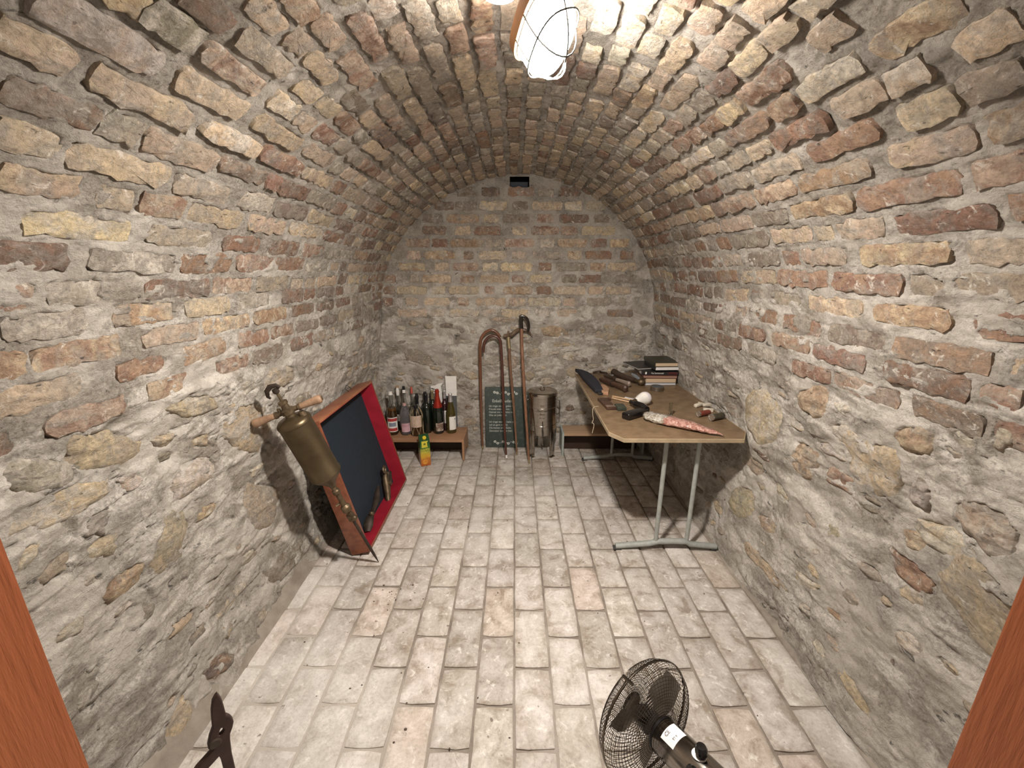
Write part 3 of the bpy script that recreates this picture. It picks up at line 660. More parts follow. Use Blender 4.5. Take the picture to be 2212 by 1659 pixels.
for y in (-.035, .035): g.tube([((.064) * math.cos(a), y, -.122 * math.sin(a)) for a in np.linspace(0, PI, 15)], .0022, 6)
g.tube([(0, .110 * math.cos(a), -.124 * math.sin(a)) for a in np.linspace(0, PI, 19)], .0022, 6)
g.done('wire_cage', M_WIRE, lamp)
top = Vector((.03, 1.36, 2.335)); g = G()
inv = axes(LW, LL, LN).transposed(); e = inv @ (top - LC)
g.tube([(0, 0, .024), tuple(Vector((0, 0, .024)).lerp(e, .5)), tuple(e)], .009, 10); g.done('stem', M_PLATE, lamp)
M_WHITE = plain('white_plastic', (.78, .76, .72), .4)
t = NT('ceiling_lamp_glow'); t.b.inputs['Base Color'].default_value = (1, .98, .93, 1); t.b.inputs['Emission Color'].default_value = (1.0, .93, .84, 1); t.b.inputs['Emission Strength'].default_value = 75.0
jb = thing('ceiling_light', 'round glowing white ceiling light just above the wire caged lamp', 'lamp', (-.040, 1.270, 2.325))
g = G(); g.lathe([(.050, .0), (.050, -.010)], 28); g.done('rim', M_WHITE, jb)
g = G(); g.lathe([(.047, -.008), (.049, -.030), (.042, -.048), (.022, -.058), (0, -.061)], 28, None, False); g.done('glass_dome', t.m, jb)
al = bpy.data.lights.new('lamp_light', 'AREA'); al.shape = 'ELLIPSE'; al.size = .10; al.size_y = .17; al.energy = LIGHT_W; al.color = (1.0, .92, .835)
alo = bpy.data.objects.new('lamp_light', al); COL.objects.link(alo); alo.parent = lamp
_d = inv @ Vector((-.12, .28, -.95)); alo.matrix_local = Matrix.Translation((0, 0, -.110)) @ (-_d).to_track_quat('Z', 'Y').to_matrix().to_4x4()

# ================================================================ folding table
M_TOP = plain('worn_table_laminate', (.215, .148, .087), .42, c2=(.14, .092, .052), scale=16, detail=10, bump=.0008, spec=.4)
M_EDGE = plain('table_edge_band', (.40, .31, .20), .5)
M_LEG = plain('grey_green_enamel', (.36, .385, .36), .38, c2=(.28, .30, .28), scale=30)
M_LEGD = plain('dark_plastic_foot', (.05, .05, .045), .6)
tb = thing('folding_table', 'long brown laminate folding table with chamfered corners and grey-green tube legs', 'table', (.9, 2.7, 0))
ax0, ax1, ay0, ay1 = .515 - .9, 1.262 - .9, 1.995 - 2.7, 3.43 - 2.7
poly = [(ax0 + .06, ay0), (ax1 - .06, ay0), (ax1, ay0 + .10), (ax1, ay1 - .06), (ax1 - .06, ay1), (ax0 + .06, ay1), (ax0, ay1 - .06), (ax0, ay0 + .09)]
g = G(); g.prism(poly, .729, .75); g.done('table_top', M_TOP, tb)
g = G(); n = len(poly)
for i in range(n):
    a, b = Vector((*poly[i], .7395)), Vector((*poly[(i + 1) % n], .7395)); d = b - a
    g.box((a + b) / 2, (d.length + .003, .0045, .0225), Matrix.Rotation(math.atan2(d.y, d.x), 3, 'Z'), .0012, 1)
g.done('edge_band', M_EDGE, tb)
for fy, lx in ((2.10 - 2.7, (-.062, .120)), (3.285 - 2.7, (-.055, .125))):
    for x in lx:
        g = G(); g.tube([(x, fy, .045), (x + .003, fy, .73)], .0125, 14); g.done('leg', M_LEG, tb)
    g = G(); x0, x1 = -.298, .298
    pts = [(x0, fy, .018), (x0 + .20, fy, .036), (-.05, fy, .050), (.03, fy, .053), (.12, fy, .050), (x1 - .16, fy, .034), (x1, fy, .016)]
    g.tube(pts, .0165, 12, flat=1.15); foot = g.done('foot_bar', M_LEG, tb)
    for x in (x0 + .01, x1 - .01):
        g = G(); g.box((x, fy, .006), (.045, .036, .012), None, .003); g.done('foot_pad', M_LEGD, foot)
    g = G(); g.box((.03, fy, .722), (.30, .04, .014), None, .002); g.done('leg_bracket', M_LEG, tb)
g = G()
for x in (-.20, .25): g.box((x, 0, .72), (.022, 1.2, .018), None, .003)
g.done('under_rail', M_LEG, tb)

# ================================================================ benches
M_BWOOD = plain('bench_board', (.40, .225, .125), .5, c2=(.31, .165, .09), scale=5, detail=8, stretch=(1, 9, 9), bump=.0006)
M_BWOOD2 = plain('pale_bench_board', (.47, .315, .20), .5, c2=(.38, .25, .155), scale=5, detail=8, stretch=(1, 9, 9), bump=.0006)
M_PALEBLUE = plain('pale_blue_paint', (.42, .47, .45), .6, c2=(.30, .33, .31), scale=14, bump=.0006)
M_DWOOD = plain('dark_board', (.05, .026, .018), .7)
def bench(label, x0, x1, y0, y1, h, mt, me_):
    t = thing('low_bench', label, 'bench', ((x0 + x1) / 2, (y0 + y1) / 2, 0)); w, d = (x1 - x0), y1 - y0
    g = G(); g.box((0, 0, h - .011), (w - .03, d, .022), None, .003); g.done('seat_board', mt, t)
    for s in (-1, 1):
        g = G(); g.prism([(-d / 2, 0), (-d / 2 + .035, 0), (-d / 2 + .06, .05), (d / 2 - .06, .05), (d / 2 - .035, 0), (d / 2, 0), (d / 2, h + .004), (-d / 2, h + .004)], -.009, .009, Matrix(((0, 0, 1, s * (w / 2 - .009)), (1, 0, 0, 0), (0, 1, 0, 0), (0, 0, 0, 1))))
        g.done('end_board', me_, t)
    g = G(); g.box((0, d * .22, h / 2 - .008), (w - .04, .016, h - .03), None, .002); g.done('back_board', M_DWOOD, t)
    return t
bench('low brown wooden bench under the bottles by the back wall', -1.125, -.437, 3.27, 3.575, .19, M_BWOOD, M_BWOOD)
bench('low bench with pale blue ends behind the folding table', .42, 1.15, 3.365, 3.575, .212, M_BWOOD2, M_PALEBLUE)

# ================================================================ bottles
M_GLASS = plain('clear_glass', (.93, .96, .95), .03, trans=1.0, ior=1.45)
M_DGLASS = plain('black_green_glass', (.008, .014, .010), .06, c2=(.006, .010, .007), coat=.6)
M_OGLASS = plain('olive_glass', (.10, .085, .02), .08, c2=(.075, .06, .014), coat=.6, trans=.35, ior=1.45)
M_PGLASS = plain('dark_plum_glass', (.030, .008, .012), .08, coat=.6)
M_PET = plain('clear_plastic', (.86, .82, .84), .09, trans=.9, ior=1.18)
M_AMBER = plain('amber_spirit', (.62, .27, .07), .05, trans=.85, ior=1.33)
M_BROWNLIQ = plain('dark_amber_spirit', (.16, .06, .015), .08, coat=.5, trans=.4, ior=1.33)
M_WHITEP = plain('white_paper', (.84, .83, .80), .7, c2=(.76, .75, .72))
M_CREAMP = plain('cream_paper', (.66, .50, .40), .7)
M_REDF = plain('red_foil', (.50, .06, .03), .28, .55, c2=(.38, .03, .02))
M_ORF = plain('orange_red_capsule', (.55, .12, .09), .45)
M_GOLDF = plain('dull_gold_foil', (.40, .34, .20), .35, .5)
M_SILF = plain('silver_capsule', (.60, .59, .60), .35, .6)
M_BLKF = plain('black_capsule', (.012, .012, .016), .35)
M_CORK = plain('cork', (.50, .34, .20), .9, scale=60)
M_PINK = plain('pink_label', (.58, .30, .36), .6, c2=(.68, .52, .56), scale=14)
M_REDL = plain('red_print', (.48, .05, .05), .6)
M_BLUEP = plain('grey_blue_print', (.25, .28, .36), .6)
M_BLKP = plain('black_print', (.02, .02, .02), .7)
SH = dict(
    claret=[(.0, 0), (.9, 0), (1, .02), (1, .60), (.93, .66), (.62, .715), (.36, .755), (.33, .80), (.33, .955), (.37, .96), (.37, .985), (.30, 1.0)],
    hock=[(0, 0), (.9, 0), (1, .02), (1, .42), (.93, .52), (.70, .66), (.46, .78), (.35, .86), (.33, .955), (.37, .96), (.37, .985), (.30, 1.0)],
    champ=[(0, 0), (.9, 0), (1, .03), (1, .46), (.95, .54), (.72, .66), (.50, .75), (.37, .84), (.33, .92), (.42, .935), (.42, .955), (.34, .96), (.30, 1.0)],
    spirit=[(0, 0), (.92, 0), (1, .03), (1, .50), (.92, .56), (.60, .63), (.38, .69), (.34, .76), (.36, .84), (.42, .87), (.42, .93), (.34, .95), (.30, 1.0)],
    pet=[(0, 0), (.72, 0), (.90, .03), (.97, .08), (.88, .18), (1, .28), (1, .50), (.90, .56), (1, .62), (.94, .72), (.70, .84), (.45, .91), (.34, .93), (.34, 1.0)],
    flask=[(0, 0), (.86, 0), (1, .06), (1, .60), (.95, .74), (.78, .86), (.45, .94), (.30, .97), (.28, 1.0)])
def bottle(kind, label, x, y, h, r, mat, cap=None, capz=.80, liq=None, fill=.5, lab=None, lz=(.12, .42), la=0.0, lspan=2.3, extra=None, glass=False, cat='bottle'):
    t = thing('bottle', label, cat, (x, y, .1905), None, 'bottles on the low bench')
    p = [(a * r, b * h) for a, b in SH[kind]]
    g = G()
    if glass:
        th = .0028; inner = [(max(a - th, .002), max(b, .006)) for a, b in p[1:]]
        g.lathe(p + [(inner[-1][0], p[-1][1])] + inner[::-1][1:] + [(0, .006)], 28, None, False)
    else: g.lathe(p + [(0, h)], 28, None, False)
    body = g.done('glass_body' if kind != 'pet' else 'plastic_body', mat, t, 50)
    if liq:
        q = [(max(a - .0034, 0), max(b, .0075)) for a, b in p if b <= fill * h]; q.append((q[-1][0], fill * h)); g = G(); g.lathe(q + [(0, fill * h)], 24, None, False); g.done('liquid', liq, t, 50)
    if cap:
        q = [(a + .0009, b) for a, b in p if b >= capz * h]; rr = float(np.interp(capz * h, [b for a, b in p], [a for a, b in p])) + .0009
        g = G(); g.lathe([(rr, capz * h)] + q + [(0, h + .0015)], 24, None, False); g.done('capsule', cap, t, 50)
    if lab:
        g = G(); a0 = -PI / 2 + la - lspan / 2
        rs = float(np.interp((lz[0] + lz[1]) / 2 * h, [b for a, b in p], [a for a, b in p])) + .0010
        g.lathe([(rs, lz[0] * h), (rs, lz[1] * h)], 20, None, False, a0, a0 + lspan); g.done('paper_label', lab, t)
    if extra: extra(t, p, r, h)
    return t
def band(t, r, z0, z1, mat, la=0.0, span=2.0, name='label_print'):
    g = G(); a0 = -PI / 2 + la - span / 2; g.lathe([(r, z0), (r, z1)], 16, None, False, a0, a0 + span); return g.done(name, mat, t)
def ex_a(t, p, r, h):
    band(t, r + .0017, .33 * h, .40 * h, M_REDL, .25, 2.0); band(t, r + .0017, .10 * h, .17 * h, M_REDL, .25, 1.8); band(t, r + .0017, .21 * h, .30 * h, M_BLUEP, .25, 1.3)
    g = G(); g.tube([(.02 * math.cos(a), -.0, h * .93 + .02 * math.sin(a)) for a in np.linspace(0, PI, 9)], .0016, 6); g.done('swing_wire', M_SILF, t)
bottle('spirit', 'clear bottle of amber liquid with a red and white label, leftmost in the front row', -1.085, 3.415, .392, .046, M_GLASS, M_WHITEP, .93, M_AMBER, .62, M_WHITEP, (.08, .42), .25, 2.2, ex_a, True)
bottle('spirit', 'tall clear bottle with a white neck seal and cork, behind the amber bottle', -1.055, 3.53, .395, .034, M_GLASS, M_WHITEP, .82, None, .5, M_WHITEP, (.22, .38), .2, 1.4, lambda t, p, r, h: G().lathe([(.012, h), (.015, h + .002), (.015, h + .014), (0, h + .016)], 16).done('cork', M_CORK, t), True)
bottle('pet', 'ribbed clear plastic bottle with pink label and pink cap', -.967, 3.405, .288, .046, M_PET, M_ORF if False else plain('pale_pink_cap', (.62, .38, .36), .4), .93, None, .5, M_PINK, (.12, .40), .5, 2.2, None)
bottle('spirit', 'clear bottle with black and white capsule behind the plastic bottle', -.990, 3.500, .416, .034, M_GLASS, M_BLKF, .84, None, .5, None, (.1, .2), 0, 1, lambda t, p, r, h: band(t, .0185, .86 * h, .93 * h, M_WHITEP, .35, 1.5), True)
def ex_net(t, p, r, h):
    g = G(); R = r * 1.03
    for k in range(6):
        for d in (-1, 1):
            a0 = k * PI / 3
            g.tube([(math.cos(a0 + d * u * 1.05) * R * (1 if u < .75 else 1 - (u - .75) * 1.6), math.sin(a0 + d * u * 1.05) * R * (1 if u < .75 else 1 - (u - .75) * 1.6), .01 + u * h * .93) for u in np.linspace(0, 1, 9)], .0016, 5)
    g.done('twine_net', plain('twine', (.52, .40, .24), .9), t)
    g = G(); g.lathe([(.3 * r, h * .96), (.34 * r, h * 1.0), (.34 * r, h * 1.05), (0, h * 1.06)], 16); g.done('stopper', M_BLKF, t)
bottle('flask', 'squat bottle of amber spirit in a twine net behind the juice carton', -.866, 3.395, .258, .054, M_GLASS, None, .9, M_AMBER, .40, M_CREAMP, (.33, .74), -.1, 2.3, ex_net, True)
bottle('spirit', 'clear bottle with a wide black capsule behind the netted bottle', -.880, 3.510, .345, .036, M_GLASS, M_BLKF, .72, None, .5, None, (.1, .2), 0, 1, None, True)
bottle('hock', 'bottle with an orange-red capsule at the back of the row', -.925, 3.545 + .0, .398, .034, M_DGLASS, M_ORF, .84) if False else bottle('spirit', 'bottle with an orange-red capsule standing just left of the dark wine bottles', -.935, 3.556, .395, .026, M_GLASS, M_ORF, .84, None, .5, None, (.1, .2), 0, 1, None, True)
bottle('claret', 'black glass bottle with navy capsule left of the tall dark pair', -.814, 3.548, .350, .034, M_DGLASS, M_BLKF, .80)
bottle('claret', 'black wine bottle with black capsule, front of the dark pair', -.785, 3.455, .358, .040, M_DGLASS, M_BLKF, .82)
bottle('claret', 'black wine bottle with dull gold capsule behind the dark pair', -.742, 3.520, .375, .038, M_DGLASS, M_GOLDF, .78)
bottle('champ', 'dark sparkling wine bottle with long red foil neck', -.683, 3.445, .405, .048, M_DGLASS, M_REDF, .60, None, .5, None, (.08, .25), .3, 1.6,
       lambda t, p, r, h: (band(t, r + .001, .07 * h, .26 * h, plain('dark_label', (.20, .13, .10), .5, c2=(.55, .50, .44), scale=22, lo=.5, hi=.6), .45, 1.5, 'paper_label'), G().tube([(0, -.014, h * .97), (0, -.019, h * .90)], .002, 6).done('muselet_tab', M_REDF, t)))
bottle('claret', 'plum dark wine bottle with silver capsule behind the sparkling wine', -.632, 3.515, .375, .037, M_PGLASS, M_SILF, .80, None, .5, M_WHITEP, (.20, .52), .5, 1.0, lambda t, p, r, h: [band(t, r + .0016, (.24 + k * .07) * h, (.27 + k * .07) * h, M_BLKP, .6, .6) for k in range(4)])
bottle('hock', 'olive green wine bottle with silver top and white label, rightmost bottle', -.570, 3.455, .365, .0455, M_OGLASS, M_SILF, .79, None, .5, M_WHITEP, (.10, .44), .55, 1.5, lambda t, p, r, h: band(t, r + .0016, .36 * h, .39 * h, M_BLUEP, .95, .3))
bottle('claret', 'short brown bottle half hidden behind the red lined box', -1.118, 3.54, .24, .028, M_BROWNLIQ, None)
# gift bag, card, paper
M_BAG = plain('grey_gift_bag', (.115, .12, .125), .55, c2=(.085, .09, .095), scale=8)
bg = thing('gift_bag', 'tall grey gift bag with white lettering behind the bottles', 'bag', (-.590, 3.577, .1905))
g = G(); g.prism([(-.056, -.012), (.060, -.012), (.056, .010), (-.052, .010)], 0, .345); g.jitter(.004, 12, 5); g.done('bag_body', M_BAG, bg)
text('lettering', 'MARIS', .022, M_WHITEP, bg, (.005, -.0185, .205), axes((1, 0, 0), (0, 0, 1), (0, -1, 0)))
g = G(); g.tube([(.02 * math.cos(a) - .005, -.012, .345 + .022 * math.sin(a)) for a in np.linspace(0, PI, 9)], .002, 6); g.done('cord_handle', M_BLKP, bg)
cd = thing('white_card', 'blank white card standing up out of the grey gift bag', 'card', (-.575, 3.560, .50))
g = G(); g.prism([(-.048, 0), (.048, 0), (.050, .185), (-.050, .185)], -.0012, .0012, axes((1, 0, 0), (0, 0, 1), (0, -1, 0)).to_4x4()); g.done('card_sheet', M_WHITEP, cd)
pb = thing('paper_bag', 'crumpled white paper bag with dark print behind the red foil bottle', 'bag', (-.712, 3.574, .1905))
g = G(); g.prism([(-.055, 0), (.05, 0), (.054, .30), (.04, .395), (.062, .43), (.02, .425), (-.01, .405), (-.05, .40)], -.008, .010, axes((1, 0, 0), (0, 0, 1), (0, -1, 0)).to_4x4()); g.jitter(.005, 16, 8); g.done('bag_body', M_WHITEP, pb)
g = G(); g.box((-.028, -.014, .375), (.035, .002, .008), Matrix.Rotation(.3, 3, 'Y')); g.box((-.026, -.014, .355), (.028, .002, .006), Matrix.Rotation(.2, 3, 'Y')); g.done('bag_print', M_BLKP, pb)

# ================================================================ juice carton
def carton_mat():
    t = NT('juice_carton_print'); o = t.obj(); sp = t.add('ShaderNodeSeparateXYZ'); t.link(o, sp.inputs[0])
    z = t.math('MULTIPLY', sp.outputs[2], 1 / .27)
    zz = t.math('ADD', z, t.math('MULTIPLY', t.math('SUBTRACT', t.noise(o, 26, 3), .5), .30))
    c = t.ramp(zz, [(.02, (.42, .10, .02)), (.20, (.50, .17, .03)), (.34, (.62, .38, .04)), (.48, (.40, .38, .06)), (.58, (.05, .16, .03)), (.8, (.012, .075, .022)), (1.0, (.010, .06, .02))])
    t.link(c, t.b.inputs['Base Color']); t.b.inputs['Roughness'].default_value = .3; return t.m
M_CART = carton_mat(); M_YEL = plain('yellow_plastic', (.78, .60, .02), .35); M_YELP = plain('yellow_print', (.74, .66, .06), .5)
rz = Matrix.Rotation(math.radians(24), 3, 'Z')
ct = thing('juice_carton', 'tall juice carton, green above and orange below, with yellow cap', 'carton', (-.768, 3.205, 0), rz)
g = G(); hw = .041
bm = g.bm; A = [bm.verts.new((x, y, 0)) for x, y in ((-hw, -hw), (hw, -hw), (hw, hw), (-hw, hw))]; B = [bm.verts.new((x, y, .225)) for x, y in ((-hw, -hw), (hw, -hw), (hw, hw), (-hw, hw))]
C_ = [bm.verts.new((x, y, .262)) for x, y in ((-hw, .002), (hw, .002), (hw, .006), (-hw, .006))]; D_ = [bm.verts.new((x, y, .272)) for x, y in ((-hw, .002), (hw, .002), (hw, .006), (-hw, .006))]
bm.faces.new(A[::-1]); bm.faces.new(D_)
for P_, Q_ in ((A, B), (B, C_), (C_, D_)):
    for i in range(4): bm.faces.new((P_[i], P_[(i + 1) % 4], Q_[(i + 1) % 4], Q_[i]))
g.done('carton_body', M_CART, ct, 20)
sl = Matrix.Translation((0, -.022, .243)) @ Matrix.Rotation(math.radians(46), 4, 'X')
g = G(); g.lathe([(.017, -.004), (.017, .012), (.015, .0165), (0, .0165)], 20, sl); g.done('screw_cap', M_YEL, ct)
fr = axes((1, 0, 0), (0, 0, 1), (0, -1, 0))
pn = outline('yellow_panel', [[(-.028, 0), (.024, 0), (.019, .014), (.019, .046), (.028, .058), (-.028, .058), (-.028, 0)]], .0008, M_YELP, ct, (Matrix.Translation((0, -hw - .0006, .166)) @ fr.to_4x4()))
g = G(); g.lathe([(.010, 0), (.010, .0008), (0, .0008)], 16, Matrix.Translation((-.003, -hw - .0012, .198)) @ Matrix.Rotation(PI / 2, 4, 'X')); g.done('panel_emblem', plain('olive_print', (.16, .17, .02), .6), pn)
text('brand_lettering', 'HAPPY', .027, M_YELP, ct, (-.002, -hw - .0008, .138), fr, shear=.15, spacing=.9)
text('brand_lettering', 'DAY', .027, M_YELP, ct, (-.004, -hw - .0008, .113), fr, shear=.15, spacing=.9)
g = G(); g.sphere((-.006, -hw + .0005, .035), .03, (1, .03, .9)); g.done('fruit_print', plain('orange_print', (.72, .38, .05), .5, c2=(.62, .20, .03), scale=40), ct)

# ================================================================ verse board
M_SLATE = plain('dark_green_board', (.045, .062, .055), .6, c2=(.085, .105, .095), scale=38, detail=8, lo=.5, hi=.75)
M_CHALK = plain('off_white_paint', (.70, .72, .68), .7, c2=(.50, .52, .49), scale=80)
tilt = Matrix.Rotation(-.035, 3, 'X')
vb = thing('verse_board', 'dark green board of white verse leaning on the back wall behind the canes', 'sign', (-.083, 3.548, .002), tilt)
g = G(); g.box((0, 0, .29), (.372, .016, .58), None, .002); g.done('board', M_SLATE, vb)
text('title_lettering', 'Enkelfreuden', .042, M_CHALK, vb, (-.03, -.0085, .438), fr, shear=0, width=.82)
text('verse_lettering', 'Ich trage wo ich gehe viel\nFreude stets bei mir,\nHeimat wo ich stehe mein\nGlas an jeder Tür.', .026, M_CHALK, vb, (-.152, -.0085, .395), fr, align='LEFT', line=1.12, width=.88)
text('verse_lettering', 'Ich trage was ich habe und\nteil es gern mit dir,\nDie besten aller Gabe\nGenossen werden hier.', .026, M_CHALK, vb, (-.152, -.0085, .243), fr, align='LEFT', line=1.12, width=.88)
for zc, nm in ((.525, 1), (.048, 2)):
    loops = []; r = random.Random(nm)
    g = G()
    for k in range(9):
        x = -.10 + .025 * k; dz = .010 * math.sin(k * 1.9 + nm)
        if abs(k - 4) == 2: g.tube([(x - .02, -.009, zc), (x, -.009, zc + dz), (x + .02, -.009, zc)], .0012, 4); continue
        for q in range(5):
            a = q * 2 * PI / 5 + k; g.sphere((x + .0085 * math.cos(a), -.009, zc + dz + .0085 * math.sin(a)), .0058, (1, .12, .8), 8, 5)
    g.done('painted_flowers', M_CHALK, vb)

# ================================================================ walking sticks
def cane_mat(n, a, b): return plain(n, a, .32, c2=b, scale=7, detail=6, stretch=(8, 8, 1), coat=.3)
M_C1 = cane_mat('chestnut_cane', (.20, .085, .045), (.115, .045, .022)); M_C2 = cane_mat('dark_red_cane', (.105, .035, .022), (.055, .018, .012)); M_C3 = cane_mat('brown_cane', (.22, .125, .075), (.14, .072, .04)); M_C4 = cane_mat('light_brown_cane', (.27, .135, .075), (.17, .075, .04))
M_ANT = plain('stag_horn', (.18, .12, .075), .45, c2=(.085, .05, .03), scale=22, bump=.0015); M_FERR = plain('brass_ferrule', (.50, .42, .26), .35, .8)
M_HORN = plain('black_horn', (.018, .014, .011), .3, bump=.001)
def smooth_path(pts, k=4):
    P = [Vector(p) for p in pts]; out = []
    for i in range(len(P) - 1):
        a, b, c, d = P[max(i - 1, 0)], P[i], P[i + 1], P[min(i + 2, len(P) - 1)]
        for j in range(k):
            t = j / k; out.append(.5 * ((2 * b) + (c - a) * t + (2 * a - 5 * b + 4 * c - d) * t * t + (3 * b - a - 3 * c + d) * t ** 3))
    return out + [P[-1]]
def cane(label, pts, r, mat, tipmat=M_FERR):
    b = Vector(pts[0]); t = thing('walking_stick', label, 'walking stick', b, None, 'walking sticks against the back wall')
    q = [Vector(p) - b for p in smooth_path(pts)]; rs = [r * (.62 + .38 * min(1, p.z / .5)) for p in q]
    d = (q[1] - q[0]).normalized(); g = G(); g.tube([q[0] + d * .02] + q[1:], rs, 12); g.done('shaft', mat, t)
    g = G(); g.tube([q[0], q[0] + d * .03], rs[0] * 1.12, 10); g.done('ferrule', tipmat, t); return t, b
cane('reddish crook cane whose hook turns right, leftmost of the walking sticks', [(-0.296, 3.515, 0.002), (-0.303, 3.52, 0.314), (-0.304, 3.52, 0.664), (-0.303, 3.52, 0.915), (-0.301, 3.52, 0.976), (-0.288, 3.52, 1.037), (-0.255, 3.52, 1.081), (-0.207, 3.52, 1.105), (-0.162, 3.52, 1.088), (-0.125, 3.52, 1.042)], .0135, M_C1)
cane('dark red glossy crook cane whose hook turns left into the other crook', [(-0.071, 3.31, 0.002), (-0.092, 3.383, 0.365), (-0.108, 3.463, 0.763), (-0.12, 3.490, 0.979), (-0.128, 3.492, 1.022), (-0.16, 3.494, 1.053), (-0.2, 3.494, 1.057), (-0.24, 3.49, 1.033), (-0.264, 3.486, 0.99), (-0.272, 3.480, 0.92)], .0125, M_C2, M_WHITEP)
t, b = cane('brown cane with a curved stag horn handle and brass collar', [(0.023, 3.38, 0.002), (-0.007, 3.439, 0.431), (-0.036, 3.483, 0.758), (-0.048, 3.509, 0.946)], .0125, M_C3)
g = G(); g.tube([Vector(p) - b for p in ((-0.048, 3.509, 0.946), (-0.056, 3.522, 1.044))], [.0145, .0175], 14); g.done('brass_collar', M_FERR, t)
g = G(); g.tube([p - b for p in smooth_path([(-0.095, 3.525, 1.052), (-0.056, 3.525, 1.058), (-0.028, 3.525, 1.066), (0.004, 3.529, 1.092), (0.04, 3.545, 1.106), (0.084, 3.548, 1.102), (0.12, 3.545, 1.086), (0.156, 3.54, 1.053)])], [.016] * 5 + [.020] * 4 + [.018] * 4 + [.014] * 5 + [.012] * 4 + [.009] * 4 + [.004] * 3, 10)
g.tube([Vector((-.056, 3.522, 1.044)) - b, Vector((-.058, 3.53, 1.098)) - b], [.020, .006], 8); g.jitter(.003, 30, 3); g.done('horn_handle', M_ANT, t)
t, b = cane('light brown stick with a black curved horn grip, tallest and rightmost of the sticks', [(0.126, 3.215, 0.002), (0.093, 3.351, 0.461), (0.064, 3.462, 0.921), (0.057, 3.498, 1.13)], .0135, M_C4)
g = G(); g.tube([p - b for p in smooth_path([(0.057, 3.497, 1.12), (0.053, 3.5, 1.20), (0.056, 3.5, 1.226), (0.088, 3.5, 1.220), (0.110, 3.5, 1.190), (0.120, 3.5, 1.140), (0.112, 3.5, 1.105)])], [.0165] * 8 + [.013] * 8 + [.011] * 8 + [.013], 10); g.jitter(.003, 40, 4); g.done('horn_grip', M_HORN, t)

# ================================================================ steel urn
M_STEEL = plain('brushed_steel', (.50, .465, .42), .20, 1.0, c2=(.40, .365, .32), scale=6, stretch=(1, 1, 12))
M_STEELD = plain('dark_steel', (.16, .14, .12), .35, .9)
ur = thing('steel_urn', 'round stainless steel cask with lid and tap standing on three legs', 'urn', (.243, 3.435, 0))
R_ = .129
g = G(); g.lathe([(0, .205), (R_ - .006, .205), (R_, .212), (R_, .545), (R_ + .004, .555), (R_ + .004, .570), (R_, .575), (R_ - .01, .575)], 48, None, False); body = g.done('drum', M_STEEL, ur)
g = G(); g.lathe([(R_ + .002, .572), (R_ + .002, .584), (R_ - .006, .592), (.05, .600), (0, .602)], 48, None, False); lid = g.done('lid', M_STEEL, ur)
g = G(); g.tube([(.018 * math.cos(a), 0, .600 + .022 * math.sin(a)) for a in np.linspace(0, PI, 9)], .004, 8); g.done('lid_handle', M_STEELD, lid)
for z in (.30, .46):
    g = G(); g.lathe([(R_ + .0002, z - .003), (R_ + .0022, z), (R_ + .0002, z + .003)], 48, None, False); g.done('hoop', M_STEEL, ur)
for a in (-2.35, -.80, PI / 2):
    c, s = math.cos(a), math.sin(a); g = G(); g.box((c * (R_ - .004), s * (R_ - .004), .125), (.012, .052, .25), Matrix.Rotation(a, 3, 'Z'), .003); g.box((c * (R_ - .002), s * (R_ - .002), .004), (.03, .055, .008), Matrix.Rotation(a, 3, 'Z'), .002); g.done('leg', M_STEEL, ur)
g = G(); g.tube([(-.002, -R_ + .004, .262), (-.002, -R_ - .045, .262)], .008, 12); g.tube([(-.002, -R_ - .040, .268), (-.002, -R_ - .042, .215)], [.009, .006], 12); g.tube([(-.002, -R_ - .028, .262), (-.002, -R_ - .028, .30)], .006, 10); g.box((-.002, -R_ - .028, .312), (.011, .010, .045), None, .003)
g.done('tap', M_STEELD, ur)
for a in (-.25, PI + .25):
    g = G(); c, s = math.cos(a), math.sin(a); g.tube([(c * (R_ + q), s * (R_ + q), z) for q, z in ((-.002, .52), (.022, .51), (.026, .45), (.022, .39), (-.002, .38))], .005, 8); g.done('side_handle', M_STEELD, ur)
for i, (tx_, sz, z) in enumerate((('VIN', .020, .478), ('Hausbrand', .024, .432), ('Edel', .024, .405), ('30 Liter', .015, .372))):
    text('engraved_lettering', tx_, sz, M_STEELD, ur, (-.008, -R_ - .0012, z), fr)

# ================================================================ red lined box leaning on the left wall
E1 = Vector((0, 1, 0)); E2 = Vector((-.246, 0, .9693)); E3 = E1.cross(E2)
bx = thing('lined_box', 'shallow brown wooden box, red inside with a dark blue-green panel, leaning on the left wall', 'box', (-.944, 2.02, .004), axes(E1, E2, E3))
M_BROWN = plain('varnished_red_brown_wood', (.25, .085, .040), .38, c2=(.155, .045, .022), scale=4, detail=8, stretch=(1, 7, 7), bump=.0008, coat=.25)
M_BROWNL = plain('lit_red_brown_wood', (.33, .135, .068), .5, c2=(.22, .07, .035), scale=5, detail=8, bump=.001)  # same wood as the sides; light on the top board put into the colour
M_RED = plain('crimson_paint', (.34, .012, .030), .55, c2=(.27, .008, .022), scale=11, bump=.0006)
M_BLUE = plain('blue_green_baize', (.009, .019, .031), .85, c2=(.007, .014, .024), scale=30, bump=.0004)
BW_, BH_, BD_, th = .845, .825, .112, .016
g = G(); g.box((BW_ / 2, BH_ / 2, .005), (BW_ - .01, BH_ - .01, .010)); g.done('back_panel', M_BLUE, bx)
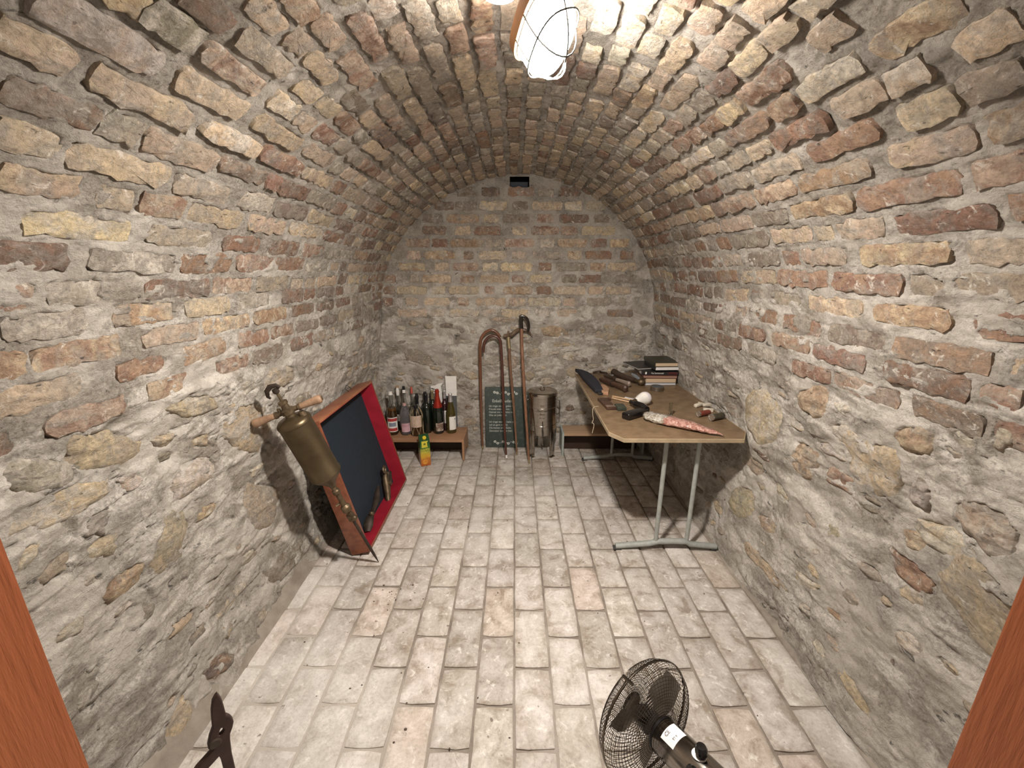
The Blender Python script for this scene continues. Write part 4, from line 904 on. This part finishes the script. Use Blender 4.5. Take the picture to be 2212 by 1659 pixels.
for nm, c, d, m in (('side_board', (th / 2, BH_ / 2, BD_ / 2), (th, BH_, BD_), M_BROWN), ('side_board', (BW_ - th / 2, BH_ / 2, BD_ / 2), (th, BH_, BD_), M_BROWN), ('side_board', (BW_ / 2, BH_ - th / 2, BD_ / 2), (BW_ - 2 * th, th, BD_), M_BROWNL), ('side_board', (BW_ / 2, th / 2, BD_ / 2), (BW_ - 2 * th, th, BD_), M_BROWN)):
    g = G(); g.box(c, d, None, .0022); g.done(nm, m, bx)
e_ = .0016
for c, d in (((th + e_ / 2, BH_ / 2, BD_ / 2 + .004), (e_, BH_ - 2 * th, BD_ - .010)), ((BW_ - th - e_ / 2, BH_ / 2, BD_ / 2 + .004), (e_, BH_ - 2 * th, BD_ - .010)), ((BW_ / 2, BH_ - th - e_ / 2, BD_ / 2 + .004), (BW_ - 2 * th, e_, BD_ - .010)), ((BW_ / 2, th + e_ / 2, BD_ / 2 + .004), (BW_ - 2 * th, e_, BD_ - .010))):
    g = G(); g.box(c, d); g.done('red_lining', M_RED, bx)
g = G(); g.tube([(.62, BH_ + .002, .03), (.60, BH_ + .03, .02), (.64, BH_ + .045, .02), (.66, BH_ + .02, .03), (.66, BH_ + .002, .03)], .0018, 6); g.done('hanging_wire', plain('dark_wire', (.05, .045, .04), .5, .8), bx)

# ================================================================ brass hand pump
M_BRASS = plain('old_brass', (.175, .135, .082), .38, .85, c2=(.105, .078, .045), scale=6, detail=7, bump=.0006)
M_BRASSD = plain('dirty_brass', (.19, .14, .085), .5, .7, c2=(.09, .065, .04), scale=30, bump=.0012)
M_IRON = plain('old_iron', (.075, .055, .042), .6, .5, c2=(.035, .025, .02), scale=25, bump=.001)
M_HWOOD = plain('worn_handle_wood', (.33, .21, .13), .6, c2=(.21, .125, .075), scale=6, stretch=(6, 6, 1), bump=.001)
A_ = Vector((-.771, 1.968, 0.002)); B_ = Vector((-1.061, 1.72, 1.115)); LA = (B_ - A_).length
zr = (B_ - A_).normalized(); hd = Vector((.254, .08, .146)); hd = (hd - zr * hd.dot(zr)).normalized()
pu = thing('hand_pump', 'tall tarnished brass hand pump with wooden cross handles, leaning beside the lined box', 'pump', A_, axes(hd, zr.cross(hd), zr))
u = lambda f: f * LA
g = G(); g.lathe([(.0015, 0), (.007, .06), (.0085, u(.10)), (.0085, u(.31))], 12); g.done('spike_rod', M_IRON, pu)
g = G(); g.lathe([(.014, u(.29)), (.020, u(.295)), (.020, u(.325)), (.014, u(.33)), (.014, u(.345)), (.024, u(.35)), (.024, u(.375)), (.013, u(.385)), (.013, u(.45)), (.019, u(.455)), (.019, u(.47)), (.013, u(.475)), (.013, u(.50))], 18)
g.tube([(0, 0, u(.335)), (.02, -.035, u(.325))], [.013, .010], 10); g.sphere((.022, -.040, u(.322)), .016, (1, 1, 1), 12, 8); g.tube([(-.012, 0, u(.40)), (-.035, -.012, u(.40))], .006, 8); g.done('valve_fittings', M_BRASSD, pu, 40)
cy = G(); RC = .074
cy.lathe([(.013, u(.49)), (.020, u(.505)), (.034, u(.525)), (.062, u(.548)), (.071, u(.560)), (RC + .003, u(.566)), (RC + .003, u(.574)), (RC, u(.578)), (RC, u(.826)), (RC + .003, u(.829)), (RC + .002, u(.838)), (.066, u(.848)), (.030, u(.856)), (.022, u(.862))], 40); cy.done('brass_cylinder', M_BRASS, pu, 40)
g = G(); g.lathe([(.022, u(.858)), (.022, u(.872)), (.029, u(.874)), (.029, u(.892)), (.018, u(.898)), (.015, u(.915)), (.020, u(.917)), (.020, u(.928)), (.010, u(.932))], 20)
g.tube([(-.06, 0, u(.884)), (.055, 0, u(.884))], .012, 12); g.tube([(.05, -.01, u(.846)), (.05, -.01, u(.868))], [.017, .013], 12); g.tube([(-.035, 0, u(.884)), (-.03, .0, u(.905))], .008, 8); g.done('head_fitting', M_BRASSD, pu)
for s in (-1, 1):
    o_ = .0 if s < 0 else .0
    g = G(); m = Matrix.Translation((s * .050, 0, u(.884))) @ (Vector((s, 0, 0)).to_track_quat('Z', 'Y').to_matrix().to_4x4())
    g.lathe([(.012, 0), (.015, .006), (.014, .02), (.017, .05), (.020, .080), (.0205, .095), (.016, .102), (.006, .103)], 18, m); hnd = g.done('wooden_handle', M_HWOOD, pu)
    g = G(); g.lathe([(.0165, -.004), (.0165, .006)], 18, m); g.done('ferrule', M_BRASSD, hnd); g = G(); g.lathe([(.009, .102), (.009, .107), (0, .108)], 14, m); g.done('end_nut', M_BRASSD, hnd)
g = G(); g.tube([(0, 0, u(.925)), (0, 0, u(.985))], .0062, 10); g.done('plunger_rod', M_BRASSD, pu)
g = G(); g.lathe([(.010, u(.965)), (.014, u(.97)), (.014, u(.982)), (.008, u(.985))], 12); g.tube([(.022, 0, u(.982)), (.012, 0, u(.995)), (-.012, 0, u(.998)), (-.034, .004, u(.984)), (-.042, .006, u(.962)), (-.036, .006, u(.952))], [.008, .010, .012, .011, .008, .005], 10, flat=.7); g.done('plunger_hook', M_IRON, pu)

# brass tap and rusty irons resting on the lower rim of the box
def onbox(a, b, c): return Vector((-.944, 2.02, .004)) + E1 * a + E2 * b + E3 * c
def boxthing(nm, label, cat, a, b, c, ang, group=None):
    X = (E1 * math.cos(ang) + E2 * math.sin(ang)); Y = E3.cross(X); return thing(nm, label, cat, onbox(a, b, c), axes(X, Y, E3), group)
q = boxthing('brass_tap', 'old brass cask tap with a ring key on the lower rim of the lined box', 'tap', .600, .085, .055, 1.0); q.scale = (1.45, 1.6, 1.5)
g = G(); g.tube([(-.075, 0, 0), (-.03, 0, 0), (.01, .0, 0), (.045, .006, 0), (.070, .0, 0)], [.0125, .0135, .017, .015, .012], 14)
g.tube([(-.078, 0, 0), (-.068, 0, 0)], .0165, 14); g.tube([(.02, 0, 0), (.02, 0, .022)], .012, 12); g.done('tap_body', M_BRASSD, q)
g = G(); g.tube([(.088 + .017 * math.cos(a), .020 + .012 * math.sin(a), .006) for a in np.linspace(0, 2 * PI, 14, endpoint=False)], .0055, 8, True); g.tube([(.068, .003, 0), (.078, .010, .004)], .010, 8); g.done('ring_key', M_BRASSD, q)
g = G(); g.tube([(.03, -.02, .0), (.075, -.03, .0), (.085, -.055, -.004), (.04, -.06, -.006)], [.012, .012, .010, .008], 8); g.done('lever', M_IRON, q)
q = boxthing('rusty_hinge_iron', 'rusted iron hook with a rounded end in the near lower corner of the box', 'iron fitting', .36, .075, .040, .22); q.scale = (1.15, 1.5, 1.5)
g = G(); g.tube([(-.16, -.012, .0), (-.13, .0, .0), (-.09, .01, 0), (-.05, .006, 0), (0, .0, 0), (.06, .004, 0), (.115, .016, 0), (.155, .03, .0)], [.014, .022, .018, .011, .012, .016, .013, .004], 10, flat=.6); g.jitter(.004, 30, 6); g.done('iron_bar', M_IRON, q)
g = G(); g.sphere((-.075, .022, .012), .013, (1, 1, .8), 10, 8); g.done('rivet', M_BRASSD, q)

# ================================================================ iron pincers in the foreground
S_ = .000181; Zx = lambda x, y: ((x - 935) * S_, -(y - 1200) * S_)
o1 = [(1015, 535), (1030, 590), (1042, 660), (1047, 800), (1048, 970), (1090, 1040), (1112, 1110), (1115, 1160), (1090, 1240), (1040, 1340), (1025, 1440), (1005, 1700), (985, 3200), (890, 3200), (893, 1700), (880, 1600), (700, 1700), (520, 1850), (470, 2050), (470, 3200), (360, 3200), (370, 2000), (420, 1780), (600, 1590), (850, 1440), (810, 1360), (800, 1280), (832, 1180), (890, 1060), (905, 900), (925, 740), (962, 600), (1000, 545)]
o2 = [(970, 1110), (1005, 1145), (1018, 1200), (985, 1260), (940, 1280), (900, 1250), (918, 1200), (945, 1140)]
vd = Vector((-.70, .72, 0)).normalized()
pc = thing('iron_pincers', 'old dark iron pincers standing upright by the left door jamb', 'pincers', (-.822, .835, 0), axes((vd.y, -vd.x, 0), (0, 0, 1), (-vd.x, -vd.y, 0)) if False else axes(vd.cross(Vector((0, 0, 1))).normalized(), Vector((0, 0, 1)), -vd))
outline('forged_body', [[Zx(*p) for p in o1], [Zx(*p) for p in o2]], .010, plain('brown_iron', (.060, .032, .026), .5, .35, c2=(.040, .020, .016), scale=20, bump=.001), pc, Matrix.Translation((0, .364, 0)), .003)
g = G(); g.lathe([(.016, -.008), (.016, .008), (.012, .011), (0, .011)], 18, Matrix.Translation((*Zx(860, 1340), 0)) @ Matrix.Translation((0, .364, 0))); g.done('pivot', M_IRON, pc)

# ================================================================ fan
FB = Vector((.492, -.853, .174)).normalized(); FC = Vector((.398, .923, .300))
F_ = frame_z(FB)
fan = thing('chrome_fan', 'small chrome fan with round wire guard on the floor near the doorway, seen from behind', 'fan', FC, F_)
M_CHROME = plain('smoked_chrome', (.30, .275, .25), .16, 1.0, c2=(.26, .24, .215), scale=3)
M_FWIRE = plain('guard_wire', (.17, .145, .12), .25, 1.0); M_BLADE = plain('brushed_blade', (.42, .385, .34), .34, .9)
M_BLACK = plain('black_plastic', (.010, .009, .009), .22, coat=.3)
RG = .170
def cage(z0, z1, nr, nsp, name):
    g = G(); zf = lambda r: z0 + (z1 - z0) * math.sqrt(max(0, 1 - (r / RG) ** 3.2))
    for k in range(nr):
        r = .035 + (RG - .035) * k / nr; z = zf(r)
        g.tube([(r * math.cos(a), r * math.sin(a), z) for a in np.linspace(0, 2 * PI, 40, endpoint=False)], .00085, 3, True)
    for k in range(nsp):
        a = 2 * PI * k / nsp; g.tube([(r * math.cos(a), r * math.sin(a), zf(r) + .001) for r in (.035, .07, .11, .14, .158, RG)], .00085, 3, cap=False)
    g.lathe([(0, z1), (.034, z1), (.036, z1 - .002 * (1 if z1 > 0 else -1))], 24, None, False)
    return g.done(name, M_FWIRE, fan, None)
cage(.003, .055, 17, 72, 'rear_guard'); cage(-.003, -.060, 17, 72, 'front_guard')
g = G(); g.lathe([(RG, -.004), (RG + .0035, -.003), (RG + .004, 0), (RG + .0035, .003), (RG, .004)], 72, None, False); g.tube([(RG * math.cos(1.95), RG * math.sin(1.95), -.02), ((RG + .004) * math.cos(1.95), (RG + .004) * math.sin(1.95), .02)], .005, 8); g.done('guard_rim', M_FWIRE, fan)
for k in range(3):
    g = G(); a0 = k * 2 * PI / 3 + .5; bm = g.bm; grid = []
    for i in range(9):
        row = []
        for j in range(7):
            r = .03 + .115 * i / 8; w = .35 + .55 * math.sin(PI * min(1, .25 + i / 9)); a = a0 + (j / 6 - .5) * w * 1.5
            row.append(bm.verts.new((r * math.cos(a), r * math.sin(a), (j / 6 - .5) * -.034 * (1 - .25 * i / 8) + .003)))
        grid.append(row)
    for i in range(8):
        for j in range(6): bm.faces.new((grid[i][j], grid[i + 1][j], grid[i + 1][j + 1], grid[i][j + 1]))
    g.done('fan_blade', M_BLADE, fan, None)
g = G(); g.lathe([(0, -.03), (.026, -.026), (.034, -.012), (.034, .02), (0, .02)], 24); g.done('hub', M_BLACK, fan)
g = G(); g.lathe([(.024, .046), (.044, .050), (.049, .058), (.049, .235), (.046, .248), (.034, .256), (0, .258)], 40, None, False); body = g.done('motor_housing', M_CHROME, fan, 40)
g = G(); g.lathe([(.0496, .056), (.0496, .064)], 40, None, False); g.done('housing_ring', M_BLACK, body)
# local direction of the side of the housing that faces up / the camera
Fi = F_.transposed(); vl = Fi @ Vector((-.30, -.15, 1.0)); va = math.atan2(vl.y, vl.x)
g = G(); g.lathe([(.0497, .086), (.0497, .128)], 16, None, False, va - .75, va + .45); st = g.done('rating_sticker', M_WHITEP, body)
ca = va - .15; cr = Vector((math.cos(ca), math.sin(ca), 0)); tt = Vector((-math.sin(ca), math.cos(ca), 0))
text('sticker_lettering', 'CE', .014, plain('grey_print', (.22, .22, .23), .6), st, cr * .0503 + Vector((0, 0, .100)) + tt * .010, axes(-tt, Vector((0, 0, -1)), cr))
text('sticker_lettering', 'T7 9', .009, bpy.data.materials['grey_print'], st, cr * .0503 + Vector((0, 0, .120)) + tt * .004, axes(-tt, Vector((0, 0, -1)), cr))
for aa, zz_, rr in ((va - .35, .188, .0155), (va + .45, .196, .0125)):
    c = Vector((math.cos(aa), math.sin(aa), 0)); m = Matrix.Translation(c * .0475 + Vector((0, 0, zz_))) @ c.to_track_quat('Z', 'Y').to_matrix().to_4x4()
    g = G(); g.lathe([(rr * .7, 0), (rr * .7, .010), (rr, .013), (rr, .026), (rr * .75, .033), (0, .035)], 20, m); g.done('knob', M_BLACK, body)
c = Vector((math.cos(va - .35), math.sin(va - .35), 0)); m = Matrix.Translation(c * .0490 + Vector((0, 0, .182))) @ c.to_track_quat('Z', 'Y').to_matrix().to_4x4()
g = G(); g.lathe([(.019, 0), (.019, .0012), (0, .0012)], 24, m); g.done('dial_plate', M_WHITEP, body)
wc = FC + FB * .14; dn = Fi @ Vector((0, 0, -1))
g = G(); g.tube([Vector((0, 0, .14)) + dn * .02, Vector((0, 0, .14)) + dn * (wc.z - .02)], [.024, .020], 16); g.done('stand_post', M_BLACK, fan)
g = G(); m = Matrix.Translation(Vector((0, 0, .14)) + dn * (wc.z - .001)) @ (-dn).to_track_quat('Z', 'Y').to_matrix().to_4x4(); g.lathe([(.11, 0), (.11, .008), (.09, .018), (.03, .026), (0, .026)], 36, m); g.done('base', M_BLACK, fan)

# ================================================================ things on the table
TZ = .7508
def ontab(nm, label, cat, x, y, deg=0, group=None, z=TZ): return thing(nm, label, cat, (x, y, z), Matrix.Rotation(math.radians(deg), 3, 'Z'), group)
M_NAVY = plain('navy_cloth', (.020, .022, .036), .75, c2=(.012, .013, .022), scale=40, bump=.0006)
M_LEA = plain('brown_leather', (.085, .045, .030), .42, c2=(.05, .026, .018), scale=20, bump=.0008)
M_TAN = plain('tan_leather', (.46, .27, .16), .5, c2=(.34, .19, .11), scale=18)
M_DKL = plain('dark_leather', (.060, .038, .026), .4, c2=(.032, .02, .014), scale=18, bump=.001)
M_HORNG = plain('grey_horn', (.27, .21, .17), .4)
q = ontab('sheathed_machete', 'broad knife in a dark navy sheath with tan grip, overhanging the far left table edge', 'knife', .585, 3.08, 0)
outline('navy_sheath', [[(-.005, -.26), (.045, -.26), (.058, -.05), (.052, .12), (.028, .26), (-.01, .335), (-.055, .37), (-.040, .30), (-.036, .10), (-.02, -.10)]], .022, M_NAVY, q, Matrix.Translation((0, 0, .016)), .004)
outline('tan_grip', [[(.035, -.30), (.072, -.31), (.098, -.22), (.088, -.12), (.055, -.12), (.045, -.20)]], .020, M_TAN, q, Matrix.Translation((0, 0, .013)), .003)
g = G(); g.box((.022, -.285, .010), (.035, .05, .014), None, .003); g.done('belt_loop', M_BLKP, q)
def knife(label, x, y, deg, m1, m2, L=.30, w=.022):
    t = ontab('sheath_knife', label, 'knife', x, y, deg, 'sheath knives on the table', TZ + .0095)
    g = G(); g.tube([(0, L * .05, .016), (0, L * .25, .016), (0, L * .42, .017), (0, L * .5, .012)], [w, w * 1.0, w * .8, w * .3], 12, flat=.6); g.done('sheath', m1, t)
    g = G(); g.tube([(0, L * .05, .016), (.002, -L * .12, .018), (.0, -L * .30, .018), (0, -L * .40, .018), (0, -L * .43, .017)], [w * .75, w * .78, w * .92, w * 1.15, w * .6], 12, flat=.75); g.done('handle', m2, t)
    g = G(); g.tube([(0, L * .03, .016), (0, L * .06, .016)], w * 1.1, 12, flat=.65); g.done('guard', M_STEELD, t); return t
knife('brown leather sheath knife with a swollen rounded butt, nearest knife to the bulb', .742, 2.97, 24, M_LEA, M_LEA, .36, .026)
knife('slim brown knife with a grey horn end beside the brown leather sheath knife', .80, 3.09, 26, M_DKL, M_HORNG, .34, .019)
q = ontab('leather_bundle', 'small dark tangled leather straps at the far edge of the table', 'straps', .735, 3.345, 20)
g = G(); g.tube(smooth_path([(-.05, .06, .012), (-.02, .02, .03), (.02, .05, .012), (.03, -.02, .02), (-.01, -.05, .012), (.04, -.08, .015)]), .009, 8); g.done('strap', M_DKL, q)
g = G(); g.tube([(.035 + .014 * math.cos(a), -.09 + .02 * math.sin(a), .02) for a in np.linspace(0, 2 * PI, 12, endpoint=False)], .0025, 6, True); g.done('metal_ring', M_SILF, q)
q = ontab('powder_flask', 'dark curved leather pipe-shaped flask with a round brass end near the books', 'flask', .895, 3.175, 15)
g = G(); g.tube(smooth_path([(-.03, .16, .035), (-.028, .12, .032), (-.02, .05, .026), (.0, -.04, .024), (.015, -.10, .024)]), [.028] * 5 + [.026] * 4 + [.022] * 4 + [.019] * 4, 14); g.done('flask_body', M_DKL, q)
g = G(); g.sphere((.03, -.165, .028), .030, (1, 1, .92), 16, 10); g.done('round_end', M_BRASSD, q)
g = G(); g.tube([(.03, -.165, .055), (.03, -.165, .068)], [.012, .015], 12); g.tube([(.015, -.10, .024), (.025, -.14, .026)], .015, 12); g.done('collar', M_BRASSD, q)
q = ontab('leather_case', 'flat brown leather case at the left table edge in front of the tan grip', 'case', .603, 2.555, 6)
g = G(); g.box((0, 0, .009), (.062, .21, .017), None, .004); g.done('case_body', M_LEA, q)
g = G(); g.box((.03, .085, .010), (.05, .028, .016), Matrix.Rotation(.3, 3, 'Z'), .004); g.done('flap', M_LEA, q)
for y in (-.066, -.085):
    g = G(); g.box((0, y, .0182), (.060, .006, .0016)); g.done('stitched_band', M_HORNG, q)
q = ontab('small_green_box', 'small square blackish green box in front of the wooden sticks', 'box', .672, 2.475, 0)
g = G(); g.box((0, 0, .011), (.058, .082, .020), None, .003); g.done('box_body', plain('blackish_green', (.035, .045, .032), .5), q)
g = G(); g.box((0, 0, .0205), (.056, .080, .004), None, .0015); g.done('lid', plain('dark_green_lid', (.050, .060, .045), .45), q)
M_STICK = plain('bare_stick', (.52, .36, .22), .6, c2=(.42, .28, .16), stretch=(1, 8, 8))
for k, (x, y, dg, L, lab) in enumerate(((.728, 2.625, -42, .17, 'pale round-ended wooden stick left of the bulb'), (.752, 2.665, -38, .19, 'thin yellowish stick between the pale stick and the card strips'))):
    q = ontab('wooden_stick', lab, 'stick', x, y, dg, 'wooden sticks'); g = G(); g.tube([(-L / 2, 0, .006), (-L / 2 + .005, 0, .0075), (L / 2 - .01, 0, .007), (L / 2, 0, .006)], [.004, .0065, .0055, .004], 10); g.done('stick', M_STICK, q)
q = ontab('card_strip', 'small white folded card behind the wooden sticks', 'card', .792, 2.665, -38)
g = G(); g.box((0, 0, .004), (.10, .045, .0016), Matrix.Rotation(.05, 3, 'X')); g.box((.01, .004, .008), (.085, .035, .0012), Matrix.Rotation(-.12, 3, 'X')); g.done('card', M_WHITEP, q)
g = G(); g.box((.0, .004, .0092), (.05, .010, .0008), Matrix.Rotation(-.12, 3, 'X')); g.done('print', M_BLUEP, q)
# bulb lying on its side
bd = Vector((.10, .055, .012)).normalized(); q = thing('light_bulb', 'white frosted light bulb lying on the table', 'bulb', (.850, 2.560, TZ + .044), frame_z(bd))
g = G(); g.lathe([(.0355 * math.sin(a), .0355 * math.cos(a)) for a in np.linspace(0, 1.75, 14)], 32, None, False); g.done('frosted_dome', plain('frosted_plastic', (.70, .68, .72), .35), q)
g = G(); g.lathe([(.0349, -.006), (.033, -.016), (.027, -.036), (.019, -.056), (.0155, -.066)], 32, None, False); bb_ = g.done('neck', M_WHITE, q)
g = G(); g.lathe([(.0135, -.066), (.0135, -.090), (.009, -.095), (0, -.097)], 24, None, False); g.done('screw_cap', plain('brass_cap', (.30, .2, .12), .35, .9), q)
g = G(); g.box((-.008, -.0262, -.036), (.010, .002, .010), Matrix.Rotation(.25, 3, 'X')); g.done('printed_mark', M_BLUEP, bb_)
q.scale = (1.22, 1.22, 1.22)
q = ontab('black_holder', 'black bent L-shaped plastic grip lying at the front of the table', 'grip', .72, 2.34, 0)
g = G(); g.tube(smooth_path([(.030, .185, .030), (.045, .135, .034), (.075, .080, .034), (.085, .030, .028)]), [.016] * 4 + [.022] * 4 + [.024] * 4 + [.024], 12, flat=.8); g.done('upper_arm', M_BLACK, q)
g = G(); c, s = math.cos(.50), math.sin(.50); g.box((.005, -.010, .021), (.185, .058, .040), Matrix.Rotation(.62, 3, 'Z'), .012, 3); g.done('lower_arm', M_BLACK, q)
# shiny pink bag
def foil(name, c1, c2, tr):
    t = NT(name); n = t.noise(t.obj(), 55, 5, .6, .6); t.link(t.mix(t.ramp(n, [(.4, 0.), (.6, 1.)]), c1, c2), t.b.inputs['Base Color'])
    t.b.inputs['Roughness'].default_value = .16; t.b.inputs['Coat Weight'].default_value = 1; t.b.inputs['Transmission Weight'].default_value = tr; t.b.inputs['IOR'].default_value = 1.3
    v = t.add('ShaderNodeTexVoronoi'); v.inputs['Scale'].default_value = 85; t.link(t.obj(), v.inputs['Vector']); t.link(t.bump(v.outputs['Distance'], .004), t.b.inputs['Normal']); return t.m
pkd = Vector((1.095 - .776, 2.02 - 2.293, 0)); pkang = math.atan2(pkd.y, pkd.x)
q = thing('plastic_bag', 'long shiny pink wrapped bag tapering to a point across the table front', 'bag', (.776, 2.293, TZ), Matrix.Rotation(pkang, 3, 'Z'))
Lp = pkd.length + .01; prof_ = [(0.0, .034), (.04, .046), (.16, .054), (.35, .053), (.6, .043), (.8, .028), (.95, .010), (1.0, .002)]
def bagpiece(u0, u1, nm, mt, sd):
    g = G(); us = np.linspace(u0, u1, 16); g.tube([(uu * Lp, 0, .021 * min(1, float(np.interp(uu, [p[0] for p in prof_], [p[1] for p in prof_])) / .04) + .001) for uu in us], [float(np.interp(uu, [p[0] for p in prof_], [p[1] for p in prof_])) for uu in us], 20, flat=1.0)
    for v in g.bm.verts: v.co.z = max(.0006, .0006 + (v.co.z + .02) * .50); v.co += Vector((0, 0, 1)) * .005 * float(vn(v.co.x * 60, v.co.y * 60, sd)) * (v.co.z > .004)
    return g.done(nm, mt, q, None)
bagpiece(0, .30, 'clear_end', foil('clear_film', (.72, .70, .64), (.34, .28, .21), .35), 2); bagpiece(.28, 1.0, 'pink_wrap', foil('pink_film', (.60, .36, .30), (.34, .15, .115), .15), 3)
q = ontab('glass_vial', 'tiny clear glass tube standing upright behind the pink bag', 'vial', .947, 2.362, 0)
g = G(); g.lathe([(0, 0), (.011, 0), (.0115, .004), (.0115, .075), (.0095, .076), (.0095, .004), (0, .003)], 20, None, False); g.done('glass_tube', M_GLASS, q, 50)
q = ontab('metal_tin', 'low round grey metal tin in front of the book pile', 'tin', 1.046, 2.90, 0)
g = G(); g.lathe([(0, 0), (.046, 0), (.047, .003), (.047, .022), (.0475, .023), (.0475, .030), (.045, .032), (0, .032)], 36, None, False); tn = g.done('tin_body', plain('dull_tin', (.30, .26, .22), .35, .8), q)
g = G(); g.lathe([(.040, .0322), (.038, .0335), (0, .0335)], 30, None, False); g.done('tin_lid', plain('slate_lid', (.11, .13, .15), .4, .4), q)
def cyl(label, x0, y0, x1, y1, r, bm_, group):
    d = Vector((x1 - x0, y1 - y0, 0)); L = d.length; t = thing('capped_cylinder', label, 'cylinder', (x0, y0, TZ + r + .0003), frame_z(d), group)
    g = G(); g.lathe([(r * .97, .006), (r, .010), (r, L - .004), (r * .9, L), (0, L)], 24, None, False); g.done('barrel', bm_, t)
    g = G(); g.lathe([(0, .004), (r * .62, .004), (r * .70, 0), (r * 1.02, 0), (r * 1.02, .012), (r * .97, .013)], 24, None, False); g.done('silver_end', plain('bright_silver', (.72, .68, .64), .25, .9), t)
cyl('short red cylinder with a silver end near the right table corner', 1.100, 2.33, 1.185, 2.368, .0165, plain('red_tube', (.20, .045, .03), .35), 'capped cylinders on the table')
cyl('thicker black and green cylinder with a silver end beside the red one', 1.145, 2.262, 1.235, 2.302, .0195, plain('dark_tube', (.075, .065, .04), .3, c2=(.02, .018, .014), scale=25), 'capped cylinders on the table')
M_CHIP = plain('cream_stone', (.66, .60, .50), .8, c2=(.54, .48, .39), scale=40, bump=.001)
for k, (x, y, L, z, dg, lab) in enumerate(((1.185, 2.525, .055, 0, 25, 'flat cream stone chip, farthest left of the small pile'), (1.222, 2.545, .05, 0, -30, 'cream stone chip at the back of the small pile'), (1.225, 2.49, .045, .016, 10, 'cream stone chip lying on top of the others'), (1.212, 2.435, .055, 0, -20, 'blocky cream stone chip nearest to the red cylinder'))):
    q = ontab('stone_chip', lab, 'stone', x, y, dg, 'cream stone chips', TZ + z + .009); g = G(); g.box((0, 0, 0), (L, L * .55, .018), None, .004); g.jitter(.005, 35, k + 2); g.done('chip', M_CHIP, q)
# string hanging over the left edge
q = thing('string', 'thin pale string hanging down over the left table edge', 'string', (.512, 2.50, .742))
g = G(); g.tube(smooth_path([(.03, .02, .010), (-.006, .0, .008), (-.010, -.01, -.03), (-.004, -.01, -.07), (-.012, -.015, -.09), (.0, -.02, -.10), (-.008, -.02, -.16)]), .0022, 6); g.done('strand', plain('jute', (.46, .38, .28), .9), q)

# books
def book(label, x, y, z, w, d, h, deg, cover, pages=(.60, .47, .32), spine='right', soft=False, extra=None):
    """page edges face the camera (-y); the spine is on the chosen side"""
    t = thing('book', label, 'book', (x, y, z), Matrix.Rotation(math.radians(deg), 3, 'Z'), 'book pile on the table')
    cm = plain('cover', cover, .45, scale=30); ct_ = .0022 if not soft else .0008; ov = .003 if not soft else 0
    g = G(); g.box((0, 0, ct_ / 2), (w, d, ct_), None, .0006, 1); g.done('cover', cm, t); g = G(); g.box((0, 0, h - ct_ / 2), (w, d, ct_), None, .0006, 1); g.done('cover', cm, t)
    if spine == 'front': g = G(); g.box((0, -d / 2 + .0015, h / 2), (w, .003, h - .0004), None, .001, 1); g.done('spine', cm, t); c, dd = (0, .003, h / 2), (w - 2 * ov, d - .006 - ov, h - 2 * ct_)
    else:
        s = 1 if spine == 'right' else -1; g = G(); g.box((s * (w / 2 - .0015), 0, h / 2), (.003, d, h - .0004), None, .001, 1); g.done('spine', cm, t); c, dd = (-s * .001, 0, h / 2), (w - .004 - ov, d - 2 * ov, h - 2 * ct_)
    g = G(); g.box(c, dd); g.done('pages', plain('page_edges', pages, .85, c2=tuple(v * .86 for v in pages), scale=8, stretch=(.3, .3, 260)), t)
    if extra: extra(t, w, d, h)
bz = TZ + .0003; bk = [
    ('thin white-edged book at the very bottom of the pile', 1.110, 3.20, .245, .33, .014, 2, (.42, .46, .52), (.70, .68, .66), 'left', False),
    ('brown hardback with tan pages, second from the bottom', 1.128, 3.18, .235, .25, .034, 0, (.16, .07, .035), (.58, .44, .29), 'right', False),
    ('dark red book with pinkish pages, third from the bottom', 1.122, 3.19, .262, .27, .022, -2, (.105, .030, .026), (.33, .19, .14), 'left', False)]
for lab, x, y, w_, d_, h_, dg, cv, pg, sp_, so in bk: book(lab, x, y, bz, w_, d_, h_, dg, cv, pg, sp_, so); bz += h_ + .0003
zb = bz
def spine_text(t, w, d, h):
    text('spine_lettering', 'Paul Sandnerwald', .017, M_WHITEP, t, (-.03, -d / 2 - .0008, h / 2 - .006), fr, width=.78)
    g = G(); g.box((.085, -d / 2 - .0004, h / 2), (.07, .0008, .016)); g.done('spine_patch', plain('maroon_patch', (.10, .02, .02), .5), t)
    g = G(); g.box((-.118, -d / 2 - .0004, h / 2), (.012, .0008, .018)); g.done('spine_mark', M_WHITEP, t)
book('wide black book with white title on its spine', 1.135, 3.20, bz, .305, .26, .029, -2, (.022, .020, .020), (.55, .52, .48), 'front', False, spine_text); bz += .0293
book('large thin black album sticking out left in the middle of the pile', 1.065, 3.27, bz, .27, .25, .012, 14, (.035, .033, .032), (.5, .48, .45), 'right'); bz += .0123
book('white-paged book with black soft cover, second from the top', 1.165, 3.17, bz, .20, .24, .028, 3, (.020, .022, .020), (.78, .77, .76), 'left'); bz += .0283
book('dark olive hardback with tan pages on top of the pile', 1.163, 3.185, bz, .195, .26, .030, 2, (.045, .045, .030), (.60, .46, .31), 'left')

# ================================================================ grit on the floor
g = G(); r = random.Random(77)
for k in range(90):
    x, y = (r.uniform(-1.0, 1.1), r.uniform(.7, 3.4)) if k > 34 else (-.62 + r.gauss(0, .05), 1.75 + r.gauss(0, .05)) if k < 16 else (r.uniform(-.95, -.3), r.uniform(.8, 1.7))
    s_ = r.uniform(.0015, .0042); g.sphere((x, y, s_ * .5), s_, (r.uniform(.8, 1.8), r.uniform(.7, 1.2), .6), 6, 4)
gr = g.done('grit', plain('dark_grit', (.10, .07, .05), .9), None, None); tag(gr, 'dark crumbs of grit scattered over the pale brick floor', 'grit', None, 'stuff')
